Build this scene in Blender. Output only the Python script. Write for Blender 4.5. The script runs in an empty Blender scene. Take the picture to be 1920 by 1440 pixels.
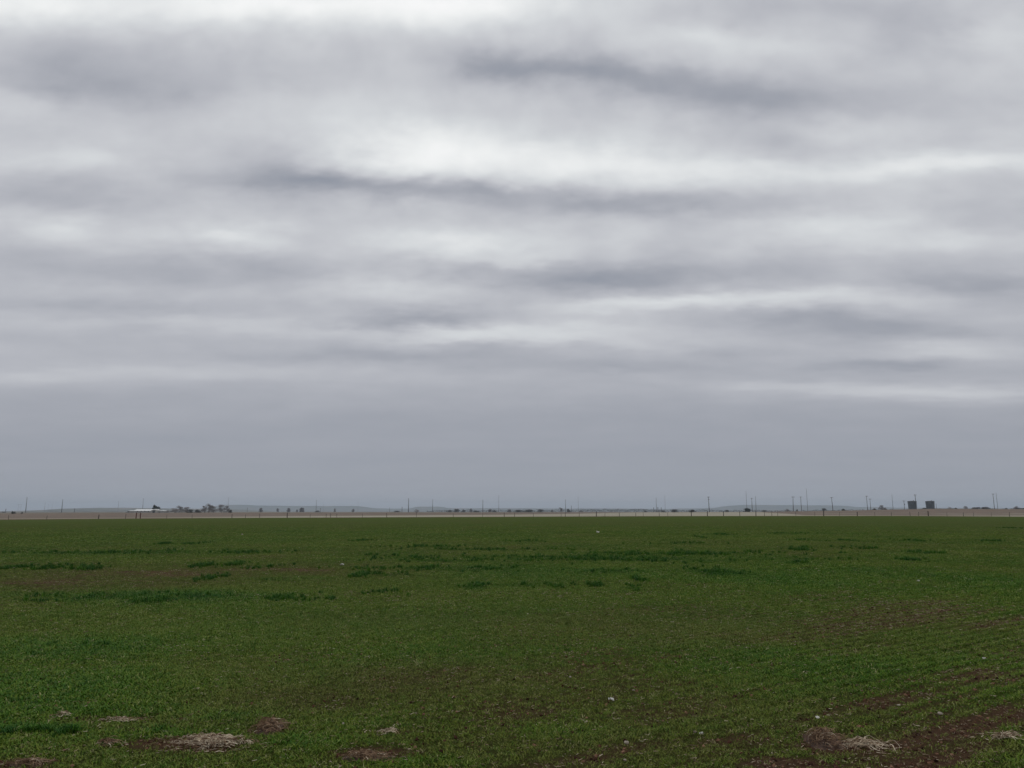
import bpy, math, random
import numpy as np
from mathutils import Vector, Matrix
R = math.radians
random.seed(7)
RNG = np.random.default_rng(11)

# ------------------------------------------------------------------ camera, world, sun, exposure
S = bpy.context.scene
COL = S.collection
EYE = 1.6
F = 1397.0            # focal length in pixels of the 1920 px wide photograph
HY = 959.5            # row of the true horizon
PITCH = math.atan((HY - 720.0) / F)
cam = bpy.data.cameras.new('camera'); cam.sensor_width = 36.0; cam.lens = 36.0 * F / 1920.0
cam.clip_start = 0.1; cam.clip_end = 60000.0
camo = bpy.data.objects.new('camera', cam); COL.objects.link(camo)
camo.location = (0, 0, EYE); camo.rotation_euler = (R(90) + PITCH, 0, 0)
S.camera = camo
CP, SP = math.cos(PITCH), math.sin(PITCH)

def ray(px, py):
    cx, cy = px - 960.0, 720.0 - py
    return Vector((cx, CP * F - SP * cy, SP * F + CP * cy)).normalized()

def angles(px, py):
    d = ray(px, py)
    return math.atan2(d.x, d.y) * F, math.atan2(d.z, max(abs(d.y), 0.45)) * F

S.view_settings.view_transform = 'Standard'; S.view_settings.look = 'None'
S.view_settings.exposure = 0.0; S.view_settings.gamma = 1.0

def lin(c):
    c = c / 255.0
    return c / 12.92 if c <= 0.04045 else ((c + 0.055) / 1.055) ** 2.4

SUN_EL, SUN_AZ = R(52), R(-25)
W = bpy.data.worlds.new('World'); S.world = W; W.use_nodes = True
nt = W.node_tree; nt.nodes.clear(); L = nt.links.new
def N(t, **k):
    n = nt.nodes.new(t)
    for a, b in k.items(): setattr(n, a, b)
    return n
def mth(op, a, b=None, c=None, clamp=False):
    n = N('ShaderNodeMath', operation=op); n.use_clamp = clamp
    for i, v in enumerate((a, b, c)):
        if v is None: continue
        if isinstance(v, (int, float)): n.inputs[i].default_value = v
        else: L(v, n.inputs[i])
    return n.outputs[0]
geo = N('ShaderNodeNewGeometry')
nrm = N('ShaderNodeVectorMath', operation='NORMALIZE'); L(geo.outputs['Incoming'], nrm.inputs[0])
neg = N('ShaderNodeVectorMath', operation='SCALE'); L(nrm.outputs[0], neg.inputs[0]); neg.inputs['Scale'].default_value = -1.0
sep = N('ShaderNodeSeparateXYZ'); L(neg.outputs[0], sep.inputs[0])
az = mth('MULTIPLY', mth('ARCTAN2', sep.outputs[0], sep.outputs[1]), F)
# height in the sky measured so that cloud bands lying across the view stay level, as bands on a flat layer do
el = mth('MULTIPLY', mth('ARCTAN2', sep.outputs[2], mth('MAXIMUM', mth('ABSOLUTE', sep.outputs[1]), 0.45)), F)
# cloud layer coordinates: layers close up towards the horizon
lgel = mth('LOGARITHM', mth('ADD', mth('MAXIMUM', el, 0.0), 160.0), 2.71828)
cxy = N('ShaderNodeCombineXYZ'); L(mth('MULTIPLY', az, 1 / 420.0), cxy.inputs[0]); L(mth('MULTIPLY', lgel, 5.5), cxy.inputs[1])
def wnoise(scale, detail, rough, off=(0, 0, 0), sc=(1, 1, 1)):
    mp = N('ShaderNodeMapping'); L(cxy.outputs[0], mp.inputs[0]); mp.inputs['Location'].default_value = off; mp.inputs['Scale'].default_value = sc
    n = N('ShaderNodeTexNoise'); n.inputs['Scale'].default_value = scale; n.inputs['Detail'].default_value = detail
    n.inputs['Roughness'].default_value = rough; L(mp.outputs[0], n.inputs['Vector']); return n
wn = wnoise(2.2, 5.0, 0.52, (3.1, 7.7, 0), (1, 1.0, 1))
wsep = N('ShaderNodeSeparateColor'); L(wn.outputs['Color'], wsep.inputs[0])
damp = mth('MULTIPLY', mth('SMOOTHSTEP' if False else 'MULTIPLY', el, 1.0 / 420.0, clamp=True), 1.0)
wu = mth('MULTIPLY', mth('SUBTRACT', wsep.outputs[0], 0.5), 150.0)
wv = mth('MULTIPLY', mth('MULTIPLY', mth('SUBTRACT', wsep.outputs[1], 0.5), 46.0), mth('ADD', mth('MULTIPLY', damp, 0.75), 0.25))
wn2 = wnoise(6.5, 4.0, 0.55, (5, 1, 2), (1, 0.8, 1)); ws2 = N('ShaderNodeSeparateColor'); L(wn2.outputs['Color'], ws2.inputs[0])
wu = mth('MULTIPLY_ADD', mth('SUBTRACT', ws2.outputs[0], 0.5), 80.0, wu)
wv = mth('MULTIPLY_ADD', mth('MULTIPLY', mth('SUBTRACT', ws2.outputs[1], 0.5), mth('MULTIPLY_ADD', damp, 0.8, 0.2)), 26.0, wv)
uv = N('ShaderNodeCombineXYZ'); L(mth('ADD', az, wu), uv.inputs[0]); L(mth('ADD', el, wv), uv.inputs[1])
# brightness of the layer with height above the horizon (display values)
BASE = [(0, 167), (30, 164), (100, 161), (180, 167), (230, 175), (300, 182), (400, 188), (480, 195), (600, 201), (700, 199), (850, 198), (950, 204), (1250, 205), (2200, 205)]
fc = N('ShaderNodeFloatCurve'); cm = fc.mapping.curves[0]
while len(cm.points) > 2: cm.points.remove(cm.points[1])
cm.points[0].location = (0, 167 / 255); cm.points[1].location = (1, 205 / 255)
for e, v in BASE[1:-1]:
    y = e / 2200.0; cm.points.new(y, v / 255)
for p in cm.points: p.handle_type = 'AUTO_CLAMPED'
fc.mapping.update()
L(mth('MULTIPLY', el, 1 / 2200.0, clamp=True), fc.inputs['Value'])
val = fc.outputs[0]
BLOBS = [  # where the layer is thinner (+) or thicker (-): px, py, half-width, half-height, strength, tilt
 (560, 5, 460, 36, 38, 0), (900, 20, 150, 34, 16, 0), (150, 115, 190, 48, -16, 0), (190, 165, 140, 26, -14, 0), (420, 135, 130, 38, -10, 0),
 (30, 0, 130, 30, 18, 0), (30, 195, 120, 22, 15, -4), (150, 300, 110, 20, 16, 0), (100, 370, 180, 24, -20, 0), (115, 432, 70, 20, 16, 0),
 (430, 448, 130, 20, 22, 0), (810, 288, 210, 38, 34, -6), (830, 245, 110, 26, 8, 0), (560, 345, 110, 32, -16, 0), (760, 352, 270, 17, -30, -3),
 (1180, 385, 230, 22, -24, 0), (480, 300, 130, 45, -8, 0), (620, 195, 170, 26, 6, 0), (950, 125, 80, 24, -16, 0), (1050, 132, 150, 22, -17, -4),
 (1260, 160, 230, 28, -24, -5), (1470, 190, 220, 30, -12, 0), (1320, 75, 180, 18, 12, -4), (1500, 15, 220, 28, -12, 0), (1690, 70, 100, 50, -12, 0),
 (1880, 60, 70, 40, 12, 0), (1350, 318, 220, 25, 20, 0), (1190, 300, 130, 25, 10, 0), (1040, 290, 110, 38, 13, 0), (1470, 272, 110, 25, -8, 0),
 (1590, 247, 90, 18, 8, 0), (1750, 308, 180, 16, 24, 5), (1860, 395, 130, 28, -10, 0), (1560, 420, 170, 20, 17, 3), (1700, 452, 210, 18, 12, 0),
 (850, 455, 170, 20, 22, 0), (980, 490, 80, 11, 14, 0), (200, 500, 320, 24, -12, 0), (430, 520, 170, 20, -8, 0), (1120, 522, 230, 22, -24, 2),
 (900, 498, 110, 12, -14, 0), (1500, 505, 220, 25, -6, 0), (1850, 530, 140, 24, -16, 0), (780, 545, 160, 20, 20, 0), (150, 577, 270, 12, -9, 0),
 (760, 597, 160, 11, -18, 3), (490, 612, 280, 13, 14, -2), (910, 628, 160, 12, 24, 0), (1270, 568, 280, 14, 25, 3), (1130, 622, 170, 16, 14, 0),
 (1230, 648, 110, 10, 13, 0), (1650, 560, 160, 17, 12, 0), (1600, 612, 190, 20, -18, -2), (1480, 590, 90, 12, -8, 0), (720, 667, 240, 12, -11, 0),
 (270, 698, 320, 13, 8, 0), (60, 708, 120, 9, 8, 0), (1650, 685, 100, 9, -15, 0), (1760, 735, 230, 12, 24, 0), (1450, 725, 140, 9, 12, 0),
 (1800, 660, 160, 14, 14, 3), (1150, 686, 170, 9, -9, 0), (620, 706, 320, 12, 6, 0), (1350, 655, 130, 12, -7, -4)]
for (bx, by, hx, hy, amp, tilt) in BLOBS:
    U, V = angles(bx, by); hx = (angles(bx + hx, by)[0] - angles(bx - hx, by)[0]) / 2; hy = (angles(bx, by - hy)[1] - angles(bx, by + hy)[1]) / 2
    mp = N('ShaderNodeMapping', vector_type='TEXTURE'); L(uv.outputs[0], mp.inputs[0])
    mp.inputs['Location'].default_value = (U, V, 0); mp.inputs['Rotation'].default_value = (0, 0, R(tilt)); mp.inputs['Scale'].default_value = (hx * 1.1, hy * 1.28, 1)
    dt = N('ShaderNodeVectorMath', operation='DOT_PRODUCT'); L(mp.outputs[0], dt.inputs[0]); L(mp.outputs[0], dt.inputs[1])
    val = mth('MULTIPLY_ADD', mth('POWER', 0.3679, dt.outputs['Value']), amp * (1.22 if amp > 0 else 1.28) / 255.0, val)
n1 = wnoise(1.2, 4.0, 0.5, (9, 2, 0), (1.0, 1.1, 1)); n2 = wnoise(3.0, 5.0, 0.55, (1, 5, 3), (1.5, 0.8, 1))
val = mth('MULTIPLY_ADD', mth('MULTIPLY', mth('SUBTRACT', n1.outputs[0], 0.5), mth('ADD', mth('MULTIPLY', damp, 0.7), 0.3)), 0.10, val)
val = mth('MULTIPLY_ADD', mth('MULTIPLY', mth('SUBTRACT', n2.outputs[0], 0.5), damp), 0.075, val)
n3 = wnoise(2.0, 3.0, 0.45, (4, 8, 6), (1.3, 0.75, 1))
bil = mth('SUBTRACT', 0.09, mth('ABSOLUTE', mth('SUBTRACT', n3.outputs[0], 0.5)))
val = mth('MULTIPLY_ADD', mth('MULTIPLY', bil, damp), -0.12, val)
rp = N('ShaderNodeValToRGB'); L(val, rp.inputs[0]); rr = rp.color_ramp
STOPS = [(120, (112, 120, 133)), (150, (147, 152, 163)), (165, (162, 165, 174)), (185, (183, 185, 192)), (200, (199, 201, 206)), (215, (213, 216, 219)), (240, (240, 242, 242)), (255, (254, 254, 254))]
while len(rr.elements) < len(STOPS): rr.elements.new(0.5)
for e, (p, c) in zip(rr.elements, STOPS):
    e.position = p / 255.0; e.color = (lin(c[0]), lin(c[1]), lin(c[2]), 1)
sky = N('ShaderNodeTexSky'); sky.sky_type = 'NISHITA'; sky.sun_disc = False; sky.sun_elevation = SUN_EL; sky.sun_rotation = SUN_AZ
bsky = N('ShaderNodeBackground'); L(sky.outputs[0], bsky.inputs[0]); bsky.inputs[1].default_value = 0.08
bcl = N('ShaderNodeBackground'); L(rp.outputs[0], bcl.inputs[0]); bcl.inputs[1].default_value = 1.0
mx = N('ShaderNodeMixShader'); mx.inputs[0].default_value = 0.985; L(bsky.outputs[0], mx.inputs[1]); L(bcl.outputs[0], mx.inputs[2])
wo = N('ShaderNodeOutputWorld'); L(mx.outputs[0], wo.inputs[0])

sun = bpy.data.lights.new('sun', 'SUN'); sun.energy = 0.6; sun.angle = R(25); sun.color = (1.0, 0.97, 0.93)
so = bpy.data.objects.new('sun', sun); COL.objects.link(so)
sd = Vector((math.sin(SUN_AZ) * math.cos(SUN_EL), math.cos(SUN_AZ) * math.cos(SUN_EL), math.sin(SUN_EL)))
so.rotation_euler = sd.to_track_quat('Z', 'Y').to_euler()

# ------------------------------------------------------------------ materials
MATS = {}
def mat(name, c1, c2=None, scale=3.0, rough=0.85, spec=0.3, detail=4.0, bump=0.0, c3=None, stretch=(1, 1, 1)):
    if name in MATS: return MATS[name]
    m = bpy.data.materials.new(name); m.use_nodes = True; t = m.node_tree
    b = t.nodes['Principled BSDF']; b.inputs['Roughness'].default_value = rough; b.inputs['Specular IOR Level'].default_value = spec
    tc = t.nodes.new('ShaderNodeTexCoord'); mp = t.nodes.new('ShaderNodeMapping'); t.links.new(tc.outputs['Object'], mp.inputs[0]); mp.inputs['Scale'].default_value = stretch
    n = t.nodes.new('ShaderNodeTexNoise'); n.inputs['Scale'].default_value = scale; n.inputs['Detail'].default_value = detail; t.links.new(mp.outputs[0], n.inputs['Vector'])
    r = t.nodes.new('ShaderNodeValToRGB'); t.links.new(n.outputs[0], r.inputs[0])
    r.color_ramp.elements[0].position = 0.32; r.color_ramp.elements[1].position = 0.68
    r.color_ramp.elements[0].color = (*c1, 1); r.color_ramp.elements[1].color = (*(c2 or [x * 1.3 for x in c1]), 1)
    if c3:
        e = r.color_ramp.elements.new(0.5); e.color = (*c3, 1)
    t.links.new(r.outputs[0], b.inputs['Base Color'])
    if bump:
        bp = t.nodes.new('ShaderNodeBump'); bp.inputs['Strength'].default_value = bump; bp.inputs['Distance'].default_value = 0.02
        t.links.new(n.outputs[0], bp.inputs['Height']); t.links.new(bp.outputs[0], b.inputs['Normal'])
    MATS[name] = m; return m

WOOD = mat('weathered_wood', (0.10, 0.085, 0.075), (0.17, 0.15, 0.13), 8, stretch=(1, 1, 0.1))
DARKWOOD = mat('creosote_wood', (0.035, 0.028, 0.026), (0.07, 0.05, 0.045), 6, stretch=(1, 1, 0.1))
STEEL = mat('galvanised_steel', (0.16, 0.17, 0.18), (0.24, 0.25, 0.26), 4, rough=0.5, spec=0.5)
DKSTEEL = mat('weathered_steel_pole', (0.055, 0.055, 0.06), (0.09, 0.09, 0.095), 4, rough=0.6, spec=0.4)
RUST = mat('rusty_painted_pipe', (0.07, 0.02, 0.018), (0.12, 0.035, 0.03), 5, rough=0.7)
TANKM = mat('tank_sheet_metal', (0.082, 0.098, 0.114), (0.155, 0.18, 0.205), 3, rough=0.55, spec=0.45, stretch=(1.5, 1.5, 0.15))
TANKR = mat('tank_roof_metal', (0.10, 0.11, 0.12), (0.16, 0.17, 0.18), 2, rough=0.5, spec=0.5)
ROOFW = mat('white_metal_roof', (0.48, 0.50, 0.50), (0.62, 0.63, 0.62), 0.6, rough=0.5, spec=0.4)
WALLW = mat('barn_sheet_wall', (0.30, 0.29, 0.27), (0.40, 0.39, 0.36), 1.0, rough=0.7)
WINDOW = mat('dark_window_glass', (0.02, 0.025, 0.03), (0.04, 0.045, 0.05), 1, rough=0.15, spec=0.6)
TWIG = mat('bare_twigs', (0.17, 0.155, 0.15), (0.26, 0.24, 0.235), 1.5)
BARK = mat('tree_bark', (0.06, 0.05, 0.042), (0.11, 0.095, 0.08), 4, bump=0.3)
EVER = mat('evergreen_leaves', (0.016, 0.026, 0.020), (0.045, 0.062, 0.040), 2.0)
SHRUB = mat('scrub_leaves', (0.075, 0.08, 0.075), (0.14, 0.14, 0.125), 2.0)
HIDE = mat('dark_cow_hide', (0.012, 0.009, 0.008), (0.03, 0.022, 0.018), 3)
STONE = mat('pale_field_stone', (0.26, 0.22, 0.17), (0.46, 0.41, 0.33), 25, bump=0.5)
PAPER = mat('white_scrap_plastic', (0.60, 0.58, 0.52), (0.74, 0.72, 0.66), 8, rough=0.5)
HILLM = mat('mesa_scrub_and_rock', (0.09, 0.08, 0.065), (0.17, 0.13, 0.10), 0.004, c3=(0.08, 0.085, 0.05), detail=8)

# ------------------------------------------------------------------ mesh helpers
class MB:
    def __init__(s): s.v = []; s.f = []
    def add(s, vs, fs):
        o = len(s.v); s.v += [tuple(p) for p in vs]; s.f += [tuple(i + o for i in f) for f in fs]
    def box(s, c, d, rz=0.0):
        x, y, z = d[0] / 2, d[1] / 2, d[2] / 2; m = Matrix.Rotation(rz, 3, 'Z'); c = Vector(c)
        vs = [c + m @ Vector(p) for p in ((-x,-y,-z),(x,-y,-z),(x,y,-z),(-x,y,-z),(-x,-y,z),(x,-y,z),(x,y,z),(-x,y,z))]
        s.add(vs, [(0,3,2,1),(4,5,6,7),(0,1,5,4),(1,2,6,5),(2,3,7,6),(3,0,4,7)])
    def rod(s, a, b, r0, r1, n=8, caps=True):
        a, b = Vector(a), Vector(b); d = (b - a)
        if d.length < 1e-6: return
        d.normalize(); u = d.cross(Vector((0, 0, 1)) if abs(d.z) < 0.9 else Vector((1, 0, 0))).normalized(); w = d.cross(u)
        vs = []
        for p, r in ((a, r0), (b, r1)):
            for k in range(n):
                t = 2 * math.pi * k / n; vs.append(p + u * (math.cos(t) * r) + w * (math.sin(t) * r))
        fs = [(k, (k + 1) % n, n + (k + 1) % n, n + k) for k in range(n)]
        if caps: fs += [tuple(range(n))[::-1], tuple(range(n, 2 * n))]
        s.add(vs, fs)
    def lathe(s, prof, n=24, c=(0, 0, 0), wob=0.0):
        vs = []
        for r, z in prof:
            for k in range(n):
                t = 2 * math.pi * k / n; q = r * (1 + (wob if k % 2 else 0)); vs.append((c[0] + q * math.cos(t), c[1] + q * math.sin(t), c[2] + z))
        fs = []
        for j in range(len(prof) - 1):
            for k in range(n):
                fs.append((j * n + k, j * n + (k + 1) % n, (j + 1) * n + (k + 1) % n, (j + 1) * n + k))
        fs += [tuple(range(n))[::-1], tuple(range((len(prof) - 1) * n, len(prof) * n))]
        s.add(vs, fs)
    def build(s, name, m, parent=None, smooth=False):
        me = bpy.data.meshes.new(name); me.from_pydata(s.v, [], s.f); me.validate(); me.materials.append(m)
        if smooth:
            for p in me.polygons: p.use_smooth = True
        o = bpy.data.objects.new(name, me); COL.objects.link(o)
        if parent: o.parent = parent
        return o
def tag(o, label=None, cat=None, group=None, kind=None):
    if label: o['label'] = label
    if cat: o['category'] = cat
    if group: o['group'] = group
    if kind: o['kind'] = kind
    return o
def empty(name, loc, rz=0.0, sc=(1, 1, 1)):
    o = bpy.data.objects.new(name, None); COL.objects.link(o); o.location = loc; o.rotation_euler = (0, 0, rz); o.scale = sc
    o.empty_display_size = 0.1; return o
def copy_tree(o, parent=None):
    c = o.copy(); COL.objects.link(c); c.parent = parent
    for ch in list(o.children): copy_tree(ch, c)
    return c

# ------------------------------------------------------------------ noise and terrain functions
def vnoise(x, y, seed=0):
    x = np.asarray(x, float); y = np.asarray(y, float)
    xi = np.floor(x).astype(np.int64); yi = np.floor(y).astype(np.int64); fx = x - xi; fy = y - yi
    fx = fx * fx * (3 - 2 * fx); fy = fy * fy * (3 - 2 * fy)
    def h(a, b):
        n = (a * 374761393 + b * 668265263 + seed * 1442695041) & 0xffffffff
        n = ((n ^ (n >> 13)) * 1274126177) & 0xffffffff
        return ((n ^ (n >> 16)) & 0xffff) / 65535.0
    return (h(xi, yi) * (1 - fx) + h(xi + 1, yi) * fx) * (1 - fy) + (h(xi, yi + 1) * (1 - fx) + h(xi + 1, yi + 1) * fx) * fy
def fbm(x, y, seed=0, oct=4):
    s = 0; a = 0.5; t = 0
    for k in range(oct):
        s = s + a * vnoise(x * 2 ** k, y * 2 ** k, seed + k); t += a; a *= 0.55
    return s / t
YE = 225.0; YC = 450.0      # far edge of the wheat, crest of the bare field behind it
FX = F / CP; FZ = F / CP / CP
def zy(py, Y): return EYE - (py - HY) * Y / FZ
def pxof(X, Y): return 960 + FX * X / np.maximum(Y, 1.0)
E_X = [-400, 0, 240, 480, 720, 960, 1200, 1440, 1700, 1920, 2300]; E_Y = [976, 974, 972.2, 970.8, 969.8, 968.7, 967.8, 967.3, 967.2, 968.6, 970]
C_X = [-400, 0, 240, 480, 960, 1200, 1300, 1440, 1500, 1600, 1680, 1760, 1920, 2300]; C_Y = [964, 963.5, 961.8, 961.4, 961.2, 960.8, 960.4, 959.6, 958.6, 957.0, 955.2, 953.8, 954.6, 955]
V_X = [-400, 0, 240, 480, 720, 960, 1080, 1200, 1420, 1480, 1510, 2300]; V_Y = [974, 972, 970.2, 968.2, 966.6, 964.9, 963.3, 960.2, 960.2, 963.4, 966.0, 967.2]
def sstep(a, b, x):
    t = np.clip((x - a) / (b - a), 0, 1); return t * t * (3 - 2 * t)
def terrain(X, Y):
    X = np.asarray(X, float); Y = np.asarray(Y, float)
    px = np.clip(pxof(X, Y), -400, 2300); px = np.where(Y < 40, 960 + (px - 960) * np.clip(Y / 40, 0, 1), px)
    ze = zy(np.interp(px, E_X, E_Y), YE); zc = zy(np.interp(px, C_X, C_Y), YC)
    near = ze * sstep(40, YE, Y) + 0.05 * (fbm(X / 3.0, Y / 3.0, 5, 3) - 0.5) * np.clip((160 - Y) / 100, 0, 1)
    t = np.clip((Y - YE) / (YC - YE), 0, 1); ys = np.interp(px, E_X, E_Y) * (1 - t) + np.interp(px, C_X, C_Y) * t
    mid = EYE - (ys - HY) * Y / FZ
    far = zc - 0.45 * sstep(YC, YC + 350, Y) + np.clip(zc - 1.0, 0, 9) * 0.6 * sstep(450, 1400, Y)
    return np.where(Y <= YE, near, np.where(Y <= YC, mid, far))
def gz(X, Y): return float(terrain(np.array([X]), np.array([Y]))[0])
def ground(px, py):
    d = ray(px, py); t = EYE / -d.z
    for _ in range(6):
        z = gz(d.x * t, d.y * t); t = (EYE - z) / -d.z
    return d.x * t, d.y * t
ax_, ay_ = ground(1580, 1332); bx_, by_ = ground(1720, 1293)
ROW = math.atan2(by_ - ay_, bx_ - ax_)     # direction of the drill rows
RC, RS = math.cos(ROW), math.sin(ROW)

# patches of the crop: px, py, half-width, half-height (photo pixels), strength, along rows?
BARE = [(140, 1092, 190, 11, .45, 0), (520, 1069, 140, 5, .45, 0), (330, 1076, 220, 9, .45, 0), (90, 1060, 160, 8, .3, 0), (560, 1317, 170, 22, .22, 0), (860, 1262, 300, 34, .14, 0), (1150, 1200, 300, 26, .14, 0), (1000, 1330, 260, 26, .14, 0), (1640, 1165, 260, 20, .10, 0), (60, 1075, 240, 26, .25, 0), (500, 1045, 120, 4, .25, 0),
 (1180, 1235, 200, 20, .28, 0), (1500, 1160, 220, 16, .08, 0), (1650, 1175, 120, 12, .15, 1), (1400, 1380, 170, 24, .42, 1), (1090, 1428, 260, 18, .62, 1), (1740, 1432, 190, 20, .85, 1), (1800, 1362, 170, 14, .85, 1), (1660, 1310, 100, 8, .55, 1),
 (1900, 1335, 70, 18, .65, 1), (1470, 1436, 70, 14, .9, 0), (50, 1432, 90, 12, .7, 0), (200, 1348, 110, 8, .5, 0), (370, 1395, 110, 14, .8, 0), (690, 1414, 70, 12, .8, 0), (500, 1368, 35, 10, .7, 0), (1600, 1398, 110, 16, .7, 0),
 (1840, 1265, 120, 9, .35, 1), (1530, 1340, 90, 12, .45, 1), (730, 1372, 60, 7, .4, 0), (1200, 1400, 90, 16, .5, 1), (1270, 1340, 150, 16, .15, 1), (640, 1230, 200, 18, .2, 0), (960, 1330, 140, 14, .2, 0)]
LUSH = [(90, 1215, 230, 26, 1), (40, 1290, 260, 46, 1), (180, 1330, 200, 20, .6), (1600, 1085, 420, 26, .5), (1480, 1232, 200, 26, .55), (1050, 1372, 110, 18, .6), (250, 1118, 230, 12, .8), (60, 1365, 70, 8, .9), (1150, 1070, 380, 12, .4),
 (420, 1345, 80, 10, .6), (300, 1375, 90, 12, .5), (550, 1395, 90, 16, .6), (780, 1430, 120, 12, .6), (560, 1085, 90, 5, .6), (1850, 1240, 90, 20, .3), (700, 1235, 150, 25, .3), (1860, 1425, 120, 12, .4), (1560, 1385, 80, 8, .3)]
CLUMP = [(1110, 1047, 190, 5, 1.0), (1200, 1049, 150, 6, 1.0), (1300, 1038, 170, 4.5, 1.0), (1170, 1039, 60, 3.5, .9), (850, 1050, 110, 4, .8), (740, 1044, 70, 5, .5), (930, 1045, 110, 3, .6), (170, 1036, 170, 2.2, .9), (300, 1034, 60, 2.6, .8),
 (470, 1036, 60, 2.5, .6), (800, 1025, 60, 2, .8), (910, 1031, 130, 1.6, .9), (370, 1019, 22, 1.6, .9), (310, 1020, 8, 1.5, .9), (675, 1013, 22, 1.6, 1), (990, 1015, 40, 1.4, .7), (1480, 1000, 30, 1, 1), (1705, 1014, 26, 1.3, .9),
 (1893, 990, 14, .7, .7), (30, 1065, 10, 3.5, 1), (97, 1065, 14, 4, 1), (160, 1067, 30, 2.5, .8), (130, 1060, 40, 2, .3), (80, 1122, 26, 6, .9), (165, 1122, 26, 5, .9), (295, 1125, 40, 5, .9), (240, 1118, 60, 7, .5), (375, 1119, 45, 4, .8), (530, 1122, 26, 3.5, .8),
 (380, 1061, 20, 3, .8), (440, 1059, 10, 4, 1), (395, 1083, 20, 5, 1), (480, 1088, 50, 2.4, .6), (500, 1064, 30, 3, .7), (685, 1066, 50, 2.6, .6), (810, 1067, 90, 4.5, .65), (910, 1067, 60, 4, .8), (965, 1068, 18, 4, .8), (680, 1078, 16, 5, .8), (725, 1079, 30, 4, .8), (810, 1066, 8, 4, 1),
 (890, 1100, 22, 6, 1), (965, 1098, 40, 4, .7), (1045, 1098, 26, 4, .7), (1115, 1098, 12, 3.5, .8), (1190, 1103, 14, 4, .8), (1200, 1087, 9, 3, .9), (1320, 1071, 20, 5.5, 1), (1365, 1071, 26, 5, .9), (1350, 1075, 30, 3, .7), (1120, 1071, 60, 2.5, .5), (1170, 1071, 60, 2.5, .5),
 (1488, 1055, 18, 3, .9), (1550, 1049, 45, 2, .8), (1500, 1031, 14, 1.6, .9), (1560, 1027, 70, 2, .5), (1640, 1029, 25, 2, .7), (1715, 1050, 25, 2, .8), (1740, 1036, 30, 2.4, .8), (1515, 1013, 20, 1.4, .8), (1595, 1014, 26, 1.3, .7), (1870, 1015, 20, 1.2, .7), (1315, 1008, 5, 2.5, 1), (1350, 1002, 16, 1.2, .8),
 (1300, 1018, 40, 1.4, .5), (1250, 1019, 70, 1.2, .6), (725, 1110, 40, 5, .4), (50, 1372, 46, 4, .45), (215, 1392, 20, 9, .9), (130, 1372, 18, 6, .8), (310, 1364, 14, 6, .8), (60, 1230, 60, 8, .25), (185, 1212, 26, 5, .35), (600, 1125, 30, 3, .4), (660, 1112, 60, 4, .3)]
DRY = [(1300, 1180, 420, 42, .8), (820, 1270, 430, 48, .75), (520, 1310, 230, 34, .8), (1200, 1290, 320, 40, .5), (1500, 1340, 380, 50, .7), (1150, 1400, 420, 45, .7), (1750, 1400, 260, 50, .7), (1800, 1180, 260, 30, .45),
 (200, 1085, 330, 28, .8), (560, 1068, 300, 18, .7), (330, 1350, 280, 20, .6), (760, 1160, 260, 26, .35), (330, 1410, 360, 30, .35), (900, 1030, 260, 10, .4), (1500, 1020, 500, 14, .35)]
def spots(tbl):
    out = []
    for s in tbl:
        cx, cy = ground(s[0], s[1]); x2, _ = ground(s[0] + s[2], s[1]); _, y2 = ground(s[0], s[1] - s[3]); _, y3 = ground(s[0], min(s[1] + s[3], 1800))
        out.append((cx, cy, abs(x2 - cx), max(abs(y2 - y3) / 2, 0.05), s[4], s[5] if len(s) > 5 else 0))
    return out
BARE_W, LUSH_W, CLUMP_W, DRY_W = spots(BARE), spots(LUSH), spots(CLUMP), spots(DRY)
def spotsum(tbl, X, Y, warp=0.5, seed=3):
    s = np.zeros_like(X)
    n1 = fbm(X / 0.9, Y / 0.9, seed, 4) - 0.5; n2 = fbm(X / 0.9, Y / 0.9, seed + 9, 4) - 0.5
    for cx, cy, rx, ry, a, al in tbl:
        dx, dy = X - cx, Y - cy
        if al:
            rx2, ry2 = max(rx, 0.5), max(ry * 0.8, 0.15); u = dx * RC + dy * RS; v = -dx * RS + dy * RC
            u = u / rx2; v = v / ry2
        else: u = dx / rx; v = dy / ry
        m = np.abs(u) + np.abs(v) < 6
        if not m.any(): continue
        uu = u[m] + n1[m] * warp * 2.4; vv = v[m] + n2[m] * warp * 2.4
        s[m] = np.maximum(s[m], a * np.exp(-(uu * uu + vv * vv) ** 1.3))
    return s
def rowline(X, Y):
    v = -X * RS + Y * RC; u = X * RC + Y * RS
    return fbm(u / 2.6, v / 0.22, 31, 3) - 0.5
def cover(X, Y):
    b = spotsum(BARE_W, X, Y, 0.45, 3)
    right = sstep(-2, 5, X) * sstep(22, 10, Y)
    n = fbm(X / 2.2, Y / 2.2, 21, 4) - 0.5; b = b * (0.15 + 1.6 * fbm(X / .3, Y / .3, 25, 4))
    return np.clip(0.88 - b * 0.95 + n * 0.55 + rowline(X, Y) * (0.08 + 0.85 * right) - 0.12 * right - 0.8 * sstep(200, 224, Y) * fbm(X / 9, Y / 9, 27, 3), 0, 1)
def lush(X, Y):
    return np.clip(spotsum(LUSH_W, X, Y, 0.3, 40) + 0.7 * (fbm(X / 4.5, Y / 4.5, 50, 4) - 0.42), 0, 1)
def dryness(X, Y): return np.clip(spotsum(DRY_W, X, Y, .3, 70) * (.4 + 1.2 * fbm(X / 1.1, Y / 1.1, 72, 4)) + .15 * fbm(X / 6, Y / 6, 75, 3), 0, 1)
def clumps(X, Y): return spotsum(CLUMP_W, X, Y, 0.55, 60) * sstep(.30, .55, fbm(X / .8, Y / 1.4, 63, 3))

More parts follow.
